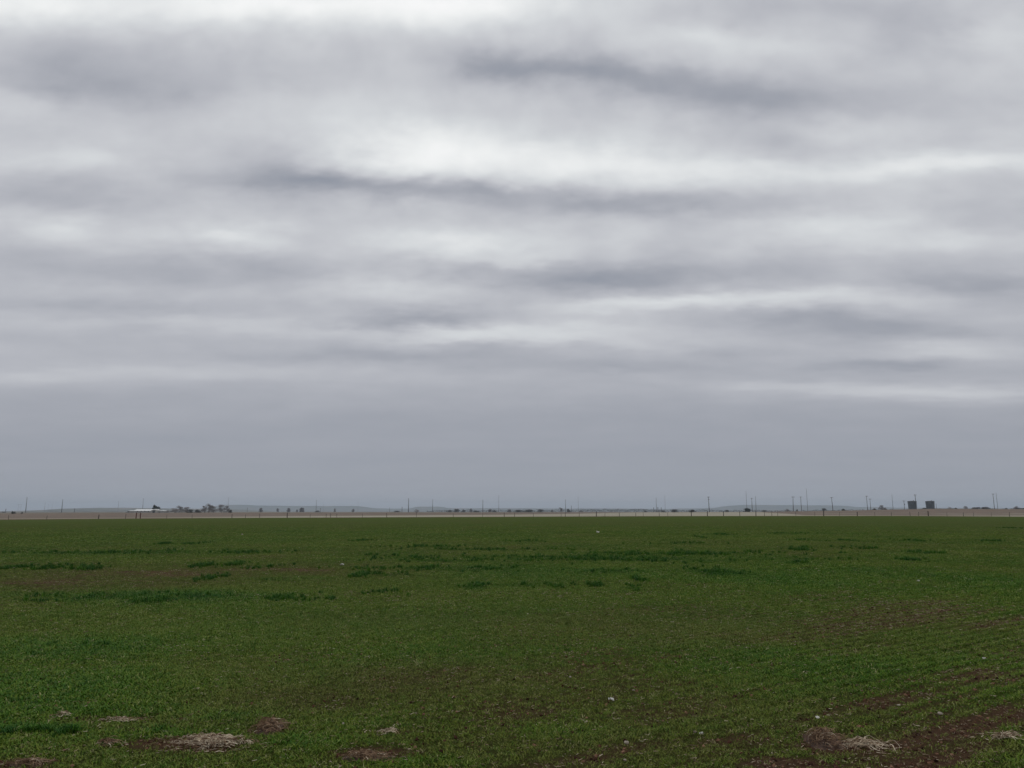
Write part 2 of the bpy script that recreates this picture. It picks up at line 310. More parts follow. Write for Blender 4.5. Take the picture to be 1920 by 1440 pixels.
# ------------------------------------------------------------------ ground: one grid cut into the field, the bare field and the plain
rowsY = [-13000, -6000, -2500, -1000, -400, -150, -60, -25, -10, -4, 0, 1.0, 1.8]
y = 2.4
while y < YE * 0.995: rowsY.append(y); y *= 1.0125
iE = len(rowsY); rowsY += list(np.linspace(YE, YC, 46)); iC = len(rowsY) - 1
rowsY += [465, 490, 530, 600, 700, 850, 1050, 1400, 2000, 3000, 4500, 7000, 10000, 13000]
rowsY = np.array(rowsY, float)
us = np.linspace(-1.0, 1.0, 401); outer = np.array([1.15, 1.5, 2.3, 4, 8, 20, 60, 300, 1600])
U = np.concatenate([-outer[::-1], us, outer])
scale = np.sqrt(np.maximum(rowsY, 0) ** 2 + 6.0 ** 2)
scale = np.where(rowsY < 0, 6.0, scale)
GX = np.clip(U[None, :] * scale[:, None], -13500, 13500)
# keep the outer columns strictly ordered where the clip bites
k = np.arange(len(U)); GX = np.clip(GX + (k[None, :] - len(U) / 2) * 0.001, -13600, 13600)
GY = np.repeat(rowsY[:, None], len(U), 1); GZ = terrain(GX, GY)
def grid_obj(name, r0, r1, m, attrs):
    X, Y, Z = GX[r0:r1 + 1], GY[r0:r1 + 1], GZ[r0:r1 + 1]; nr, nc = X.shape
    co = np.stack([X, Y, Z], -1).reshape(-1, 3)
    idx = np.arange(nr * nc).reshape(nr, nc); q = np.stack([idx[:-1, :-1], idx[:-1, 1:], idx[1:, 1:], idx[1:, :-1]], -1).reshape(-1, 4)
    me = bpy.data.meshes.new(name); me.vertices.add(len(co)); me.vertices.foreach_set('co', co.ravel().astype(np.float32))
    me.loops.add(q.size); me.loops.foreach_set('vertex_index', q.ravel().astype(np.int32)); me.polygons.add(len(q))
    me.polygons.foreach_set('loop_start', (np.arange(len(q)) * 4).astype(np.int32)); me.polygons.foreach_set('use_smooth', np.ones(len(q), bool))
    me.update(calc_edges=True)
    for an, fn in attrs.items():
        a = me.attributes.new(an, 'FLOAT', 'POINT'); a.data.foreach_set('value', fn(X.ravel(), Y.ravel()).astype(np.float32))
    me.materials.append(m); o = bpy.data.objects.new(name, me); COL.objects.link(o); o['kind'] = 'structure'
    return o

def field_material():
    m = bpy.data.materials.new('young_wheat_field'); m.use_nodes = True; t = m.node_tree; l = t.links.new; b = t.nodes['Principled BSDF']
    b.inputs['Roughness'].default_value = 1.0; b.inputs['Specular IOR Level'].default_value = 0.03
    def nn(x): return t.nodes.new(x)
    def at(n):
        a = nn('ShaderNodeAttribute'); a.attribute_name = n; return a.outputs['Fac']
    tc = nn('ShaderNodeTexCoord')
    mp = nn('ShaderNodeMapping'); l(tc.outputs['Object'], mp.inputs[0]); mp.inputs['Rotation'].default_value = (0, 0, -ROW); mp.inputs['Scale'].default_value = (0.35, 1, 1)
    def noise(sc, det, ro, v=tc.outputs['Object']):
        n = nn('ShaderNodeTexNoise'); n.inputs['Scale'].default_value = sc; n.inputs['Detail'].default_value = det; n.inputs['Roughness'].default_value = ro; l(v, n.inputs['Vector']); return n.outputs[0]
    def ma(op, a, b_=None, c=None, cl=False):
        n = nn('ShaderNodeMath'); n.operation = op; n.use_clamp = cl
        for i, v in enumerate((a, b_, c)):
            if v is None: continue
            if isinstance(v, (int, float)): n.inputs[i].default_value = v
            else: l(v, n.inputs[i])
        return n.outputs[0]
    def mix(f, a, b_):
        n = nn('ShaderNodeMix'); n.data_type = 'RGBA'
        if isinstance(f, float): n.inputs[0].default_value = f
        else: l(f, n.inputs[0])
        for i, v in ((6, a), (7, b_)):
            if isinstance(v, tuple): n.inputs[i].default_value = (*v, 1)
            else: l(v, n.inputs[i])
        return n.outputs[2]
    fine = noise(26, 7, 0.75); med = noise(1.3, 5, 0.6); row = noise(2.2, 4, 0.6, mp.outputs[0]); big = noise(0.05, 4, 0.55)
    soil = mix(ma('MULTIPLY_ADD', ma('SUBTRACT', fine, 0.5), 2.2, 0.5, True), (0.030, 0.015, 0.008), (0.20, 0.108, 0.062))
    soil = mix(ma('MULTIPLY', med, 0.4), soil, (0.17, 0.115, 0.070))
    g = mix(ma('MULTIPLY_ADD', ma('SUBTRACT', med, 0.5), 2.0, 0.5, True), (0.058, 0.074, 0.010), (0.066, 0.105, 0.016))
    g = mix(ma('MULTIPLY_ADD', ma('SUBTRACT', big, 0.5), 2.5, 0.4, True), g, (0.064, 0.086, 0.014))
    g = mix(ma('MULTIPLY', at('dry'), 0.6, None, True), g, (0.080, 0.080, 0.024))
    g = mix(ma('MULTIPLY', at('lush'), 0.7, None, True), g, (0.036, 0.110, 0.010))
    g = mix(ma('MULTIPLY', at('clump'), 0.75, None, True), g, (0.026, 0.066, 0.014))
    cf = ma('ADD', at('cover'), ma('MULTIPLY', ma('SUBTRACT', fine, 0.5), 1.5))
    cf = ma('ADD', cf, ma('MULTIPLY', ma('SUBTRACT', row, 0.5), 0.45))
    cf = ma('MULTIPLY_ADD', ma('SUBTRACT', cf, 0.40), 2.0, 0.15, True)
    cf = ma('MAXIMUM', cf, ma('MULTIPLY', at('clump'), 1.5, None, True))
    l(mix(cf, soil, g), b.inputs['Base Color'])
    h = ma('ADD', fine, ma('MULTIPLY', row, 0.8))
    bp = nn('ShaderNodeBump'); bp.inputs['Strength'].default_value = 1.0; bp.inputs['Distance'].default_value = 0.12; l(h, bp.inputs['Height']); l(bp.outputs[0], b.inputs['Normal'])
    return m
grid_obj('wheat_field', 0, iE, field_material(), {'cover': cover, 'lush': lush, 'clump': clumps, 'dry': dryness})

def two_tone(name, attr, ca, cb, ca2, cb2, sc=0.25):
    m = bpy.data.materials.new(name); m.use_nodes = True; t = m.node_tree; l = t.links.new; b = t.nodes['Principled BSDF']
    b.inputs['Roughness'].default_value = 0.95; b.inputs['Specular IOR Level'].default_value = 0.1
    tc = t.nodes.new('ShaderNodeTexCoord'); n = t.nodes.new('ShaderNodeTexNoise'); n.inputs['Scale'].default_value = sc; n.inputs['Detail'].default_value = 7; l(tc.outputs['Object'], n.inputs['Vector'])
    r = t.nodes.new('ShaderNodeMapRange'); l(n.outputs[0], r.inputs[0]); r.inputs[1].default_value = 0.35; r.inputs[2].default_value = 0.65
    def mix(f, a, b_):
        q = t.nodes.new('ShaderNodeMix'); q.data_type = 'RGBA'; l(f, q.inputs[0])
        for i, v in ((6, a), (7, b_)):
            if isinstance(v, tuple): q.inputs[i].default_value = (*v, 1)
            else: l(v, q.inputs[i])
        return q.outputs[2]
    a = t.nodes.new('ShaderNodeAttribute'); a.attribute_name = attr
    l(mix(a.outputs['Fac'], mix(r.outputs[0], ca, ca2), mix(r.outputs[0], cb, cb2)), b.inputs['Base Color'])
    bp = t.nodes.new('ShaderNodeBump'); bp.inputs['Distance'].default_value = 0.3; l(n.outputs[0], bp.inputs['Height']); l(bp.outputs[0], b.inputs['Normal'])
    return m
def verge(X, Y):
    px = np.clip(pxof(X, Y), -400, 2300); z = terrain(X, np.maximum(Y, YE + 0.01)); py = HY + (EYE - z) * FZ / Y
    py = py + 1.6 * (fbm(X / 25, Y / 8, 77, 3) - 0.5)
    v = sstep(-0.6, 0.8, py - np.interp(px, V_X, V_Y))
    # pale dry streaks on the right-hand rise
    st = sstep(1500, 1540, px) * sstep(0.52, 0.66, fbm(X / 30, Y / 6, 79, 3)) * np.exp(-((py - 963) / 1.2) ** 2)
    return np.clip(v * (0.35 + 0.65 * sstep(250, 620, px)) * (0.8 + .5 * (fbm(X / 14, Y / 9, 83, 3) - .5)) + st * 0.8 + .5 * np.clip(fbm(X / 40, Y / 10, 88, 4) - .5, 0, 1), 0, 1)
grid_obj('bare_field', iE, iC, two_tone('bare_field_and_dry_verge', 'verge', (0.125, 0.105, 0.082), (0.37, 0.345, 0.28), (0.20, 0.14, 0.105), (0.33, 0.30, 0.215)), {'verge': verge})
grid_obj('plain', iC, len(rowsY) - 1, two_tone('distant_plain', 'tone', (0.15, 0.125, 0.10), (0.22, 0.19, 0.14), (0.11, 0.10, 0.07), (0.14, 0.12, 0.09), 0.01), {'tone': lambda X, Y: fbm(X / 300, Y / 300, 90, 3)})

# ------------------------------------------------------------------ far mesas
def ridge(name, prof, Y0, Y1, depth, label=None):
    mb = MB(); xs = np.linspace(prof[0][0], prof[-1][0], 260); pys = np.interp(xs, [p[0] for p in prof], [p[1] for p in prof])
    pys = pys + 0.35 * (vnoise(xs / 14.0, xs * 0, 4) - 0.5)
    top = [(( x - 960) / FX * Y0, zy(p, Y0)) for x, p in zip(xs, pys)]
    cols = []
    for i, (X, z) in enumerate(top):
        h = z; j = 60 * (vnoise(xs[i] / 9.0, 2.2, 8) - .5)
        cols.append([(X * (Y1 / Y0), Y1 + j * 3, -2), (X * .93 + X * .04, Y1 + (Y0 - Y1) * .55 + j * 3, h * .38), (X, Y0 + j - 40, h * .86), (X, Y0, h), (X * 1.04, Y0 + depth, h * 0.98), (X * 1.1, Y0 + depth + 600, -2)])
    n = 6; vs = [p for c in cols for p in c]
    fs = [(i * n + k, (i + 1) * n + k, (i + 1) * n + k + 1, i * n + k + 1) for i in range(len(cols) - 1) for k in range(n - 1)]
    fs += [tuple(range(n))[::-1], tuple((len(cols) - 1) * n + k for k in range(n))]
    mb.add(vs, fs); o = mb.build(name, HILLM); o['kind'] = 'structure'; return o
ridge('mesa_hills', [(330, 959), (372, 954), (402, 949), (420, 946.3), (460, 946.4), (480, 947.8), (560, 948.6), (672, 948.8), (684, 951.4), (692, 952.6), (730, 953.4), (768, 953.6), (781, 950), (826, 949.6), (835, 952.2), (870, 952.9), (960, 952.8), (1060, 953.4), (1150, 953.2), (1240, 954.2), (1310, 952.8), (1358, 951.6), (1372, 948.2), (1395, 946.6), (1450, 947), (1500, 947.2), (1560, 947.6), (1588, 948.2), (1606, 950.8), (1640, 950.6), (1700, 952), (1920, 952.6), (2200, 954)], 10200, 8600, 900)
ridge('low_hills', [(-500, 960), (-100, 960), (0, 958.8), (50, 957.6), (80, 956), (120, 953.6), (180, 952.2), (240, 952), (300, 953.2), (360, 953.8), (420, 955.5), (470, 959)], 5200, 4300, 700)

# ------------------------------------------------------------------ trees
def twig_tree(seed, h=8.0, spread=0.55, levels=5, trunk_h=0.22, dense=1.0, bushy=False):
    rnd = random.Random(seed); tr = MB(); cr = MB()
    def grow(p, d, ln, r, lv):
        nseg = 2; q = p
        for i in range(nseg):
            d2 = (d + Vector((rnd.uniform(-1, 1), rnd.uniform(-1, 1), rnd.uniform(-.3, .6))) * 0.16).normalized(); e = q + d2 * (ln / nseg)
            r1 = r * (0.8 if i == 0 else 0.62); (tr if lv >= levels - 1 else cr).rod(q, e, r * (1 if lv >= levels - 1 else .6), r1 * (1 if lv >= levels - 1 else .6), 5 if lv >= levels - 1 else 3, caps=False)
            q = e; d = d2; r = r1
        if lv <= 0: return
        for k in range(rnd.choice((3, 3, 4)) if lv > 1 else 4):
            a = rnd.uniform(0, 2 * math.pi); t = rnd.uniform(0.35, 1.0) * spread * 1.5
            s = Vector((math.cos(a), math.sin(a), 0)); nd = (d + s * t + Vector((0, 0, 0.12))).normalized()
            grow(p.lerp(q, rnd.uniform(0.55, 1.0)) if k else q, nd, ln * rnd.uniform(0.62, 0.8), max(r * 0.75, 0.018), lv - 1)
    lobes = []
    for i in range(30):
        a = rnd.uniform(0, 6.28); t_ = rnd.uniform(.10, .93); q = rnd.random() ** .5 * h * .5 * math.sqrt(1 - t_ * t_); zz = t_ * h; lobes.append((math.cos(a) * q, math.sin(a) * q, zz, h * rnd.uniform(.09, .17)))
    for i in range(9000):
        c = rnd.choice(lobes); v = Vector((rnd.gauss(0, 1), rnd.gauss(0, 1), rnd.gauss(0, .9))).normalized() * (c[3] * rnd.random() ** .5 * 1.1); p = Vector(c[:3]) + v
        if p.z < .1: continue
        d = (v.normalized() + Vector((rnd.gauss(0, .5), rnd.gauss(0, .5), .5 + rnd.gauss(0, .3)))).normalized(); e = p + d * h * rnd.uniform(.03, .07); w_ = d.orthogonal().normalized() * h * .0034
        cr.add([p - w_, p + w_, e], [(0, 1, 2)])
    n = 4 if bushy else 1
    for i in range(n):
        a = rnd.uniform(0, 6.28); d0 = Vector((math.cos(a) * .5, math.sin(a) * .5, 1)).normalized() if bushy else Vector((0, 0, 1))
        grow(Vector((0, 0, 0)), d0, h * (trunk_h + 0.01), h * 0.028, levels)
    return tr, cr
def leafy_tree(seed, h, w, n, leaf, trunk_h=0.2, cone=False):
    rnd = random.Random(seed); tr = MB(); cr = MB()
    tr.rod((0, 0, 0), (0, 0, h * 0.7), h * 0.03, h * 0.01, 7)
    cl = []
    for i in range(30):
        t = rnd.random(); a = rnd.uniform(0, 6.28); rr_ = w * .5 * (0.8 * math.sqrt(1 - t * t) if not cone else (1.05 - t)) * rnd.uniform(.2, 1)
        cl.append((math.cos(a) * rr_, math.sin(a) * rr_, h * (trunk_h + (0.95 - trunk_h) * t * (1 if cone else .85)), w * rnd.uniform(.14, .26)))
        tr.rod((0, 0, h * .25), (cl[-1][0], cl[-1][1], cl[-1][2]), h * .012, h * .004, 4)
    for i in range(n):
        c = rnd.choice(cl); v = Vector((rnd.gauss(0, 1), rnd.gauss(0, 1), rnd.gauss(0, .8))).normalized() * (c[3] * rnd.random() ** .4)
        p = Vector(c[:3]) + v; u = Vector((rnd.gauss(0, 1), rnd.gauss(0, 1), rnd.gauss(0, 1))).normalized(); x = u.orthogonal().normalized() * leaf * rnd.uniform(.6, 1.3); y_ = u.cross(x).normalized() * leaf * .6
        cr.add([p - x, p - y_, p + x, p + y_], [(0, 1, 2, 3)])
    return tr, cr
PROTO = {}
def proto(kind):
    if kind in PROTO: return PROTO[kind]
    root = bpy.data.objects.new(kind.rstrip('0123456789').rstrip('_'), None)
    if kind.startswith('bare_tree'):
        tr, cr = twig_tree(hash_id(kind), 8.0, .62, 5); mt, mc = BARK, TWIG
    elif kind.startswith('bare_shrub'):
        tr, cr = twig_tree(hash_id(kind), 7.0, .75, 4, .26, bushy=True); mt, mc = BARK, TWIG
    elif kind.startswith('field_tree'):
        tr, cr = leafy_tree(hash_id(kind), 8, 6.5, 2400, .26, .06); mt, mc = BARK, TWIG
    elif kind.startswith('evergreen_tree'):
        tr, cr = leafy_tree(hash_id(kind), 8, 6.5, 3600, .30, .08); mt, mc = BARK, EVER
    else:
        tr, cr = leafy_tree(hash_id(kind), 8, 9, 1800, .35, .06); mt, mc = BARK, SHRUB
    hs_ = sorted(v[2] for v in cr.v); ws_ = sorted(math.hypot(v[0], v[1]) for v in cr.v); hmax = hs_[int(len(hs_) * .97)]; wmax = ws_[int(len(ws_) * .9)] * 2
    a = bpy.data.objects.new('trunk', mesh_of('trunk', tr, mt)); b = bpy.data.objects.new('crown', mesh_of('crown', cr, mc))
    PROTO[kind] = (root, a, b, hmax, wmax); return PROTO[kind]
def hash_id(s): return sum(ord(c) * (i + 3) for i, c in enumerate(s))
def mesh_of(n, mb, m):
    me = bpy.data.meshes.new(n); me.from_pydata(mb.v, [], mb.f); me.materials.append(m); return me
def tree(kind, px, ytop, width_px, Y, label, cat='tree', group='trees and bushes along the horizon', sink=0.0):
    root, a, b, hm, wm = proto(kind); X = (px - 960) / FX * Y; z0 = gz(X, Y) - 0.05 - sink; h = zy(ytop, Y) - z0; w = width_px / FX * Y
    o = root.copy(); COL.objects.link(o); o.location = (X, Y, z0); o.rotation_euler = (0, 0, random.uniform(0, 6.28)); o.scale = (w / wm, w / wm, h / hm)
    for c in (a, b):
        d = c.copy(); COL.objects.link(d); d.parent = o
    tag(o, label, cat, group); return o
TREES = [
 ('evergreen_tree', 289, 948.4, 9, 830, 'dark evergreen tree rising behind the white barn roof, the larger of two', 'tree'),
 ('evergreen_tree2', 296, 951.2, 7, 835, 'smaller dark evergreen tree behind the gable end of the white barn', 'tree'),
 ('scrub_bush', 245, 958, 12, 780, 'dark bush at the left end of the white barn', 'bush'),
 ('bare_tree', 328, 953.6, 20, 760, 'grey leafless tree nearest the right end of the white barn', 'tree'),
 ('bare_tree2', 336, 949.8, 13, 790, 'leafless tree with the tallest top in the clump right of the barn', 'tree'),
 ('bare_tree3', 350, 951.6, 14, 770, 'spindly leafless tree on the right side of the clump beside the barn', 'tree'),
 ('scrub_bush', 357, 955.8, 12, 720, 'small dark bush at the right foot of the leafless clump by the barn', 'bush'),
 ('scrub_bush2', 371, 956, 11, 700, 'small round dark bush alone between the two clumps of leafless trees', 'bush'),
 ('bare_tree', 383, 949.6, 13, 700, 'wide leafless tree on the left of the tall middle clump', 'tree'),
 ('bare_tree2', 392, 946.6, 15, 690, 'tallest leafless tree in the middle clump left of the mesa', 'tree'),
 ('bare_tree3', 401, 950.6, 11, 720, 'thin leafless tree on the right of the tall middle clump', 'tree'),
 ('bare_tree3', 415, 947.2, 15, 740, 'leafless round tree directly below the left end of the long mesa', 'tree'),
 ('bare_tree', 425, 949.8, 11, 750, 'leafless tree at the right end of the last clump under the mesa', 'tree'),
 ('scrub_bush2', 432, 956.5, 7, 730, 'low dark bush closing the right end of the leafless clumps', 'bush'),
 ('field_tree', 489, 953, 7, 1900, 'small blue grey tree, first one standing alone right of the leafless clumps', 'tree'),
 ('field_tree2', 520.5, 953.5, 4, 2300, 'narrow hazy tree, second one alone in front of the long mesa', 'tree'),
 ('field_tree', 541, 953.2, 7, 2100, 'hazy small tree left of the pair in front of the long mesa', 'tree'),
 ('scrub_bush', 557, 956, 4, 2200, 'tiny hazy bush touching the left of the square dark pair', 'bush'),
 ('field_tree2', 564.5, 952.4, 6, 1800, 'left tree of the square dark pair in front of the mesa', 'tree'),
 ('field_tree', 568.5, 953, 4.5, 1800, 'right tree of the square dark pair in front of the mesa', 'tree'),
 ('scrub_bush2', 595, 957.5, 9, 1600, 'low wide hazy bush under the faint pole above the mesa', 'bush'),
 ('field_tree', 627.5, 954, 4, 2200, 'narrow hazy tree midway along the long mesa right of the low bush', 'tree'),
 ('field_tree2', 662, 954.6, 4.5, 2000, 'small dark tree before the right end of the long mesa', 'tree'),
 ('scrub_bush', 744, 957.8, 12, 1500, 'long low hedge-like bush left of the thick dark pole', 'bush'),
 ('bare_shrub', 781, 955.4, 10, 620, 'grey leafless shrub in front of the small flat-topped butte', 'bush'),
 ('scrub_bush2', 843, 956.5, 9, 1500, 'low bush at the left start of the dark far tree line', 'bush'),
 ('scrub_bush', 856, 954.8, 11, 1500, 'bluish domed bush with the high top right of the small butte', 'bush'),
 ('scrub_bush2', 869, 956.6, 9, 1450, 'low dark bush right of the bluish domed bush', 'bush'),
 ('field_tree', 883, 954.2, 5, 1600, 'dark pointed tree left of the tapered pole on the tree line', 'tree'),
 ('scrub_bush', 893, 958, 14, 1500, 'low dark strip of bush at the foot of the tapered pole', 'bush'),
 ('field_tree2', 918.5, 955, 6, 1500, 'dark boxy tree left of the tall thin pole on the tree line', 'tree'),
 ('scrub_bush2', 927, 957.4, 9, 1500, 'low bush beside the boxy tree left of the tall thin pole', 'bush'),
 ('field_tree', 955, 955.4, 8, 1500, 'dark rounded tree right of the tall thin pole', 'tree'),
 ('scrub_bush', 972, 956.4, 17, 1400, 'wide dark bush in the middle of the photo, left one of three', 'bush'),
 ('scrub_bush2', 991, 955.8, 17, 1350, 'wide dark bush in the middle of the photo, centre one of three', 'bush'),
 ('scrub_bush', 1013, 955.4, 11, 1300, 'rounded dark bush in the middle of the photo, right one of three', 'bush'),
 ('bare_shrub', 1035, 956, 6, 1300, 'small grey shrub right of the three wide dark bushes', 'bush'),
 ('bare_tree2', 1051, 952.5, 8, 1250, 'pale leafless tree just left of the crossarmed pole on the tree line', 'tree'),
 ('scrub_bush2', 1066, 955, 8, 1200, 'dark bush at the foot of the crossarmed pole on the tree line', 'bush'),
 ('bare_shrub', 1090, 957, 8, 1300, 'small grey shrub right of the short pole beside the crossarmed one', 'bush'),
 ('scrub_bush', 1210, 957.6, 6, 1400, 'small bush left of the cluster of three short stubs', 'bush'),
 ('scrub_bush2', 1244, 957.5, 9, 1100, 'low dark bush among the three short stubs', 'bush'),
 ('scrub_bush', 1265, 955.6, 12, 1000, 'dark square bush, first right of the three short stubs', 'bush'),
 ('scrub_bush2', 1298, 956, 12, 950, 'dark low bush left of the big double-armed pole', 'bush'),
 ('scrub_bush', 1363, 956.6, 8, 1100, 'small dark bush right of the big double-armed pole', 'bush'),
 ('evergreen_tree2', 1401, 953.8, 12, 900, 'dark bush under the very tall thin pole at the right mesa', 'bush'),
 ('scrub_bush', 1433, 957, 8, 1000, 'small hazy bush right of the lumpy pole pair', 'bush'),
 ('bare_shrub', 1476, 955, 9, 560, 'dark spiky shrub just left of the leaning crossarmed pole', 'bush'),
 ('scrub_bush2', 1494.5, 955.4, 4, 600, 'tiny dark bush between the leaning pole and its neighbour', 'bush'),
 ('scrub_bush', 1545, 953.5, 9, 1200, 'hazy bush left of the lone leaning pole in front of the right mesa', 'bush'),
 ('evergreen_tree', 1582, 954.4, 6, 520, 'tiny dark juniper right of the lone leaning pole', 'bush'),
 ('scrub_bush2', 1640, 953.6, 6, 500, 'flat dark bush right of the close pair of poles', 'bush'),
 ('bare_tree3', 1653, 948, 10, 620, 'spindly leafless tree with a forked top left of the tanks', 'tree'),
 ('bare_shrub', 1659, 952.4, 9, 560, 'dark scrubby shrub at the right foot of the forked leafless tree', 'bush'),
 ('scrub_bush', 1734, 952.3, 8, 560, 'low grey bush in the gap between the two tanks', 'bush'),
 ('evergreen_tree2', 1792.5, 952.5, 4, 540, 'tiny black juniper right of the right-hand tank', 'bush'),
 ('bare_shrub', 1781, 950.6, 7, 1100, 'thin grey shrub on the skyline right of the right-hand tank', 'bush'),
 ('bare_shrub2', 1811, 949.6, 7, 1200, 'thin forked grey shrub midway between tank and far right poles', 'bush'),
 ('scrub_bush', 1830, 951.6, 14, 1100, 'hazy low bush on the skyline over the black cattle', 'bush'),
 ('scrub_bush2', 1850, 951.3, 16, 1150, 'hazy low bush on the skyline left of the far right poles', 'bush'),
 ('evergreen_tree', 1887.5, 952.8, 4, 560, 'tiny dark juniper right of the far right pair of poles', 'bush'),
 ('bare_shrub', 1907, 950, 12, 1000, 'grey leafless shrub near the right edge of the photo', 'bush'),
 ('scrub_bush', 1911, 952.9, 11, 540, 'dark green low bush at the right edge, left of two', 'bush'),
 ('scrub_bush2', 1921, 953, 12, 540, 'dark green low bush cut by the right edge of the photo', 'bush'),
 ('scrub_bush', 27.5, 959.8, 4, 460, 'tiny dark bush on the skyline at the far left, middle of three', 'bush'),
 ('evergreen_tree', 23.5, 959, 3, 455, 'tiny dark bush on the skyline at the far left, first of three', 'bush'),
 ('scrub_bush2', 41.5, 960.2, 3.5, 455, 'tiny dark bush on the skyline below the H-shaped tower', 'bush'),
 ('scrub_bush', 7, 959.6, 6, 1500, 'tiny hazy bush at the left edge of the photo', 'bush'),
]
for t in TREES: tree(*t[:5], t[5], t[6])

# distant tree belt: a far wood that reads as one mass
def belt():
    rnd = random.Random(5); mb = MB()
    prof = [(800, 957), (835, 955.5), (900, 955), (960, 954.6), (1040, 955), (1100, 954), (1150, 953.6), (1200, 953.8), (1250, 954.8), (1300, 955), (1350, 955.5), (1440, 956), (1500, 956), (1600, 954.5), (1700, 953.5), (1800, 952.6), (1925, 952.4)]
    px = [p[0] for p in prof]; py = [p[1] for p in prof]
    for i in range(16000):
        x = rnd.uniform(800, 1930); dens = 1 if 1090 < x < 1240 else 0.55
        if rnd.random() > dens: continue
        Y = rnd.uniform(2500, 3100); X = (x - 960) / FX * Y; zt = zy(float(np.interp(x, px, py)) + 2.2 * float(vnoise(x / 7.0, 1.0, 6)), Y); z0 = gz(X, Y)
        z = z0 + (max(zt - z0, 0.8)) * rnd.random() ** .8; s = rnd.uniform(.6, 1.5)
        a = rnd.uniform(0, 3.14); u = Vector((math.cos(a), math.sin(a), rnd.uniform(-.4, .4))) * s; w = Vector((0, rnd.uniform(-.4, .4), 1)) * s * .8; p = Vector((X, Y, z))
        mb.add([p - u, p - w, p + u, p + w], [(0, 1, 2, 3)])
    o = mb.build('far_wood', SHRUB); tag(o, 'hazy blue line of far trees along the plain under the mesas', 'woodland', kind='stuff')
belt()

# ------------------------------------------------------------------ poles
def pole(kind, px, ytop, Y, label, lean=0.0, rad=None, faint=False):
    X = (px - 960) / FX * Y; z0 = gz(X, Y); h = zy(ytop, Y) - z0; names = {'wood': 'utility_pole', 'mono': 'transmission_pole', 'hframe': 'transmission_tower', 'stub': 'short_pole'}
    o = empty(names[kind], (X, Y, z0 - 0.3), random.uniform(-.3, .3)); o.rotation_euler[1] = lean
    tag(o, label, 'tower' if kind == 'hframe' else 'pole', {'wood': 'wooden power poles beyond the field', 'mono': 'tall transmission poles on the plain', 'hframe': None, 'stub': 'short poles on the plain'}[kind])
    h += 0.3
    if kind == 'wood':
        m = MB(); m.rod((0, 0, 0), (0, 0, h), rad or .19, .13, 8); m.build('pole_shaft', DARKWOOD, o)
        for zz, w in ((h - .35, 2.4),) + (((h - 2.1, 1.5),) if 'double' in label else ()):
            c = MB(); c.box((0, -.17, zz), (w, .12, .15)); ca = c.build('crossarm', DARKWOOD, o)
            for xx in (-w * .46, -w * .2, w * .2, w * .46):
                i = MB(); i.lathe([(.03, 0), (.07, .04), (.05, .1), (.08, .14), (.04, .22)], 8, (xx, -.17, zz + .075)); i.build('insulator', STEEL, ca)
        for s_ in (-1, 1):
            b_ = MB(); b_.rod((s_ * .6, -.17, h - .4), (0, -.15, h - 1.1), .025, .025, 5); b_.build('brace', STEEL, o)
        if 'transformer' in label:
            t = MB(); t.lathe([(.2, 0), (.27, .05), (.27, .8), (.2, .88)], 12, (.1, -.45, h - 3.6)); t.build('transformer', DKSTEEL, o)
    elif kind == 'mono':
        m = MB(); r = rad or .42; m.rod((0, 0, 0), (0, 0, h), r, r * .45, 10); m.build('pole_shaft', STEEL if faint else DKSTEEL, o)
        for k, zz in enumerate((h * .97, h * .89, h * .81)):
            s_ = 1 if k % 2 else -1; a = MB(); a.rod((0, 0, zz), (s_ * h * .035, 0, zz + h * .008), .13, .06, 6); ar = a.build('arm', STEEL, o)
            i = MB(); i.lathe([(.05, 0), (.11, .3), (.07, .6), (.11, .9), (.04, 1.2)], 8, (s_ * h * .035, 0, zz - 1.2 + h * .008)); i.build('insulator', STEEL, ar)
    elif kind == 'hframe':
        w = 5.0 / FX * Y / 2
        for s_ in (-1, 1):
            m = MB(); m.rod((s_ * w, 0, 0), (s_ * w, 0, h), .3, .2, 8); m.build('leg', STEEL, o)
        a = MB(); a.box((0, -.35, h - 1.2), (w * 3.4, .35, .5)); a.build('crossarm', STEEL, o)
        b_ = MB(); b_.rod((-w, .05, h * .45), (w, .05, h * .85), .12, .12, 6); b_.rod((w, -.05, h * .45), (-w, -.05, h * .85), .12, .12, 6); b_.build('brace', STEEL, o)
    else:
        m = MB(); m.rod((0, 0, 0), (0, 0, h), rad or .35, (rad or .35) * .8, 8); m.build('pole_shaft', DKSTEEL, o)
        c = MB(); c.lathe([((rad or .35) * 1.3, 0), ((rad or .35) * 1.3, .35), (.1, .5)], 8, (0, 0, h)); c.build('cap', DKSTEEL, o)
    return o
pole('mono', 48, 932, 1450, 'thick dark pole standing tallest at the far left of the horizon', rad=.75)
pole('hframe', 36, 945.5, 3400, 'faint H-shaped transmission tower just left of the thick far left pole')
pole('mono', 83, 941, 3600, 'faint pole between the two thick dark poles on the far left, left of three', rad=.8, faint=True)
pole('mono', 89.5, 945, 4200, 'very faint thin pole between the two thick far left poles, middle of three', rad=.5, faint=True)
pole('mono', 96.5, 944, 4000, 'very faint thin pole between the two thick far left poles, right of three', rad=.5, faint=True)
pole('stub', 10.5, 954.5, 1300, 'short pole near the left edge of the photo', rad=.45)
pole('mono', 115.5, 936, 1450, 'thick dark pole, second of the two dark ones at far left', rad=.75)
pole('stub', 139.5, 953.5, 1500, 'short stub pole right of the second thick far left pole', rad=.5)
pole('mono', 221, 940, 3000, 'faint pole on the low hill left of the white barn', rad=.8, faint=True)
pole('mono', 267, 934, 1900, 'thin pole rising behind the left part of the white barn', rad=.6)
pole('mono', 427, 932, 2400, 'faint pole above the last clump of leafless trees', rad=.7, faint=True)
pole('stub', 463.5, 952, 1700, 'short thin pole in front of the left part of the long mesa', rad=.35)
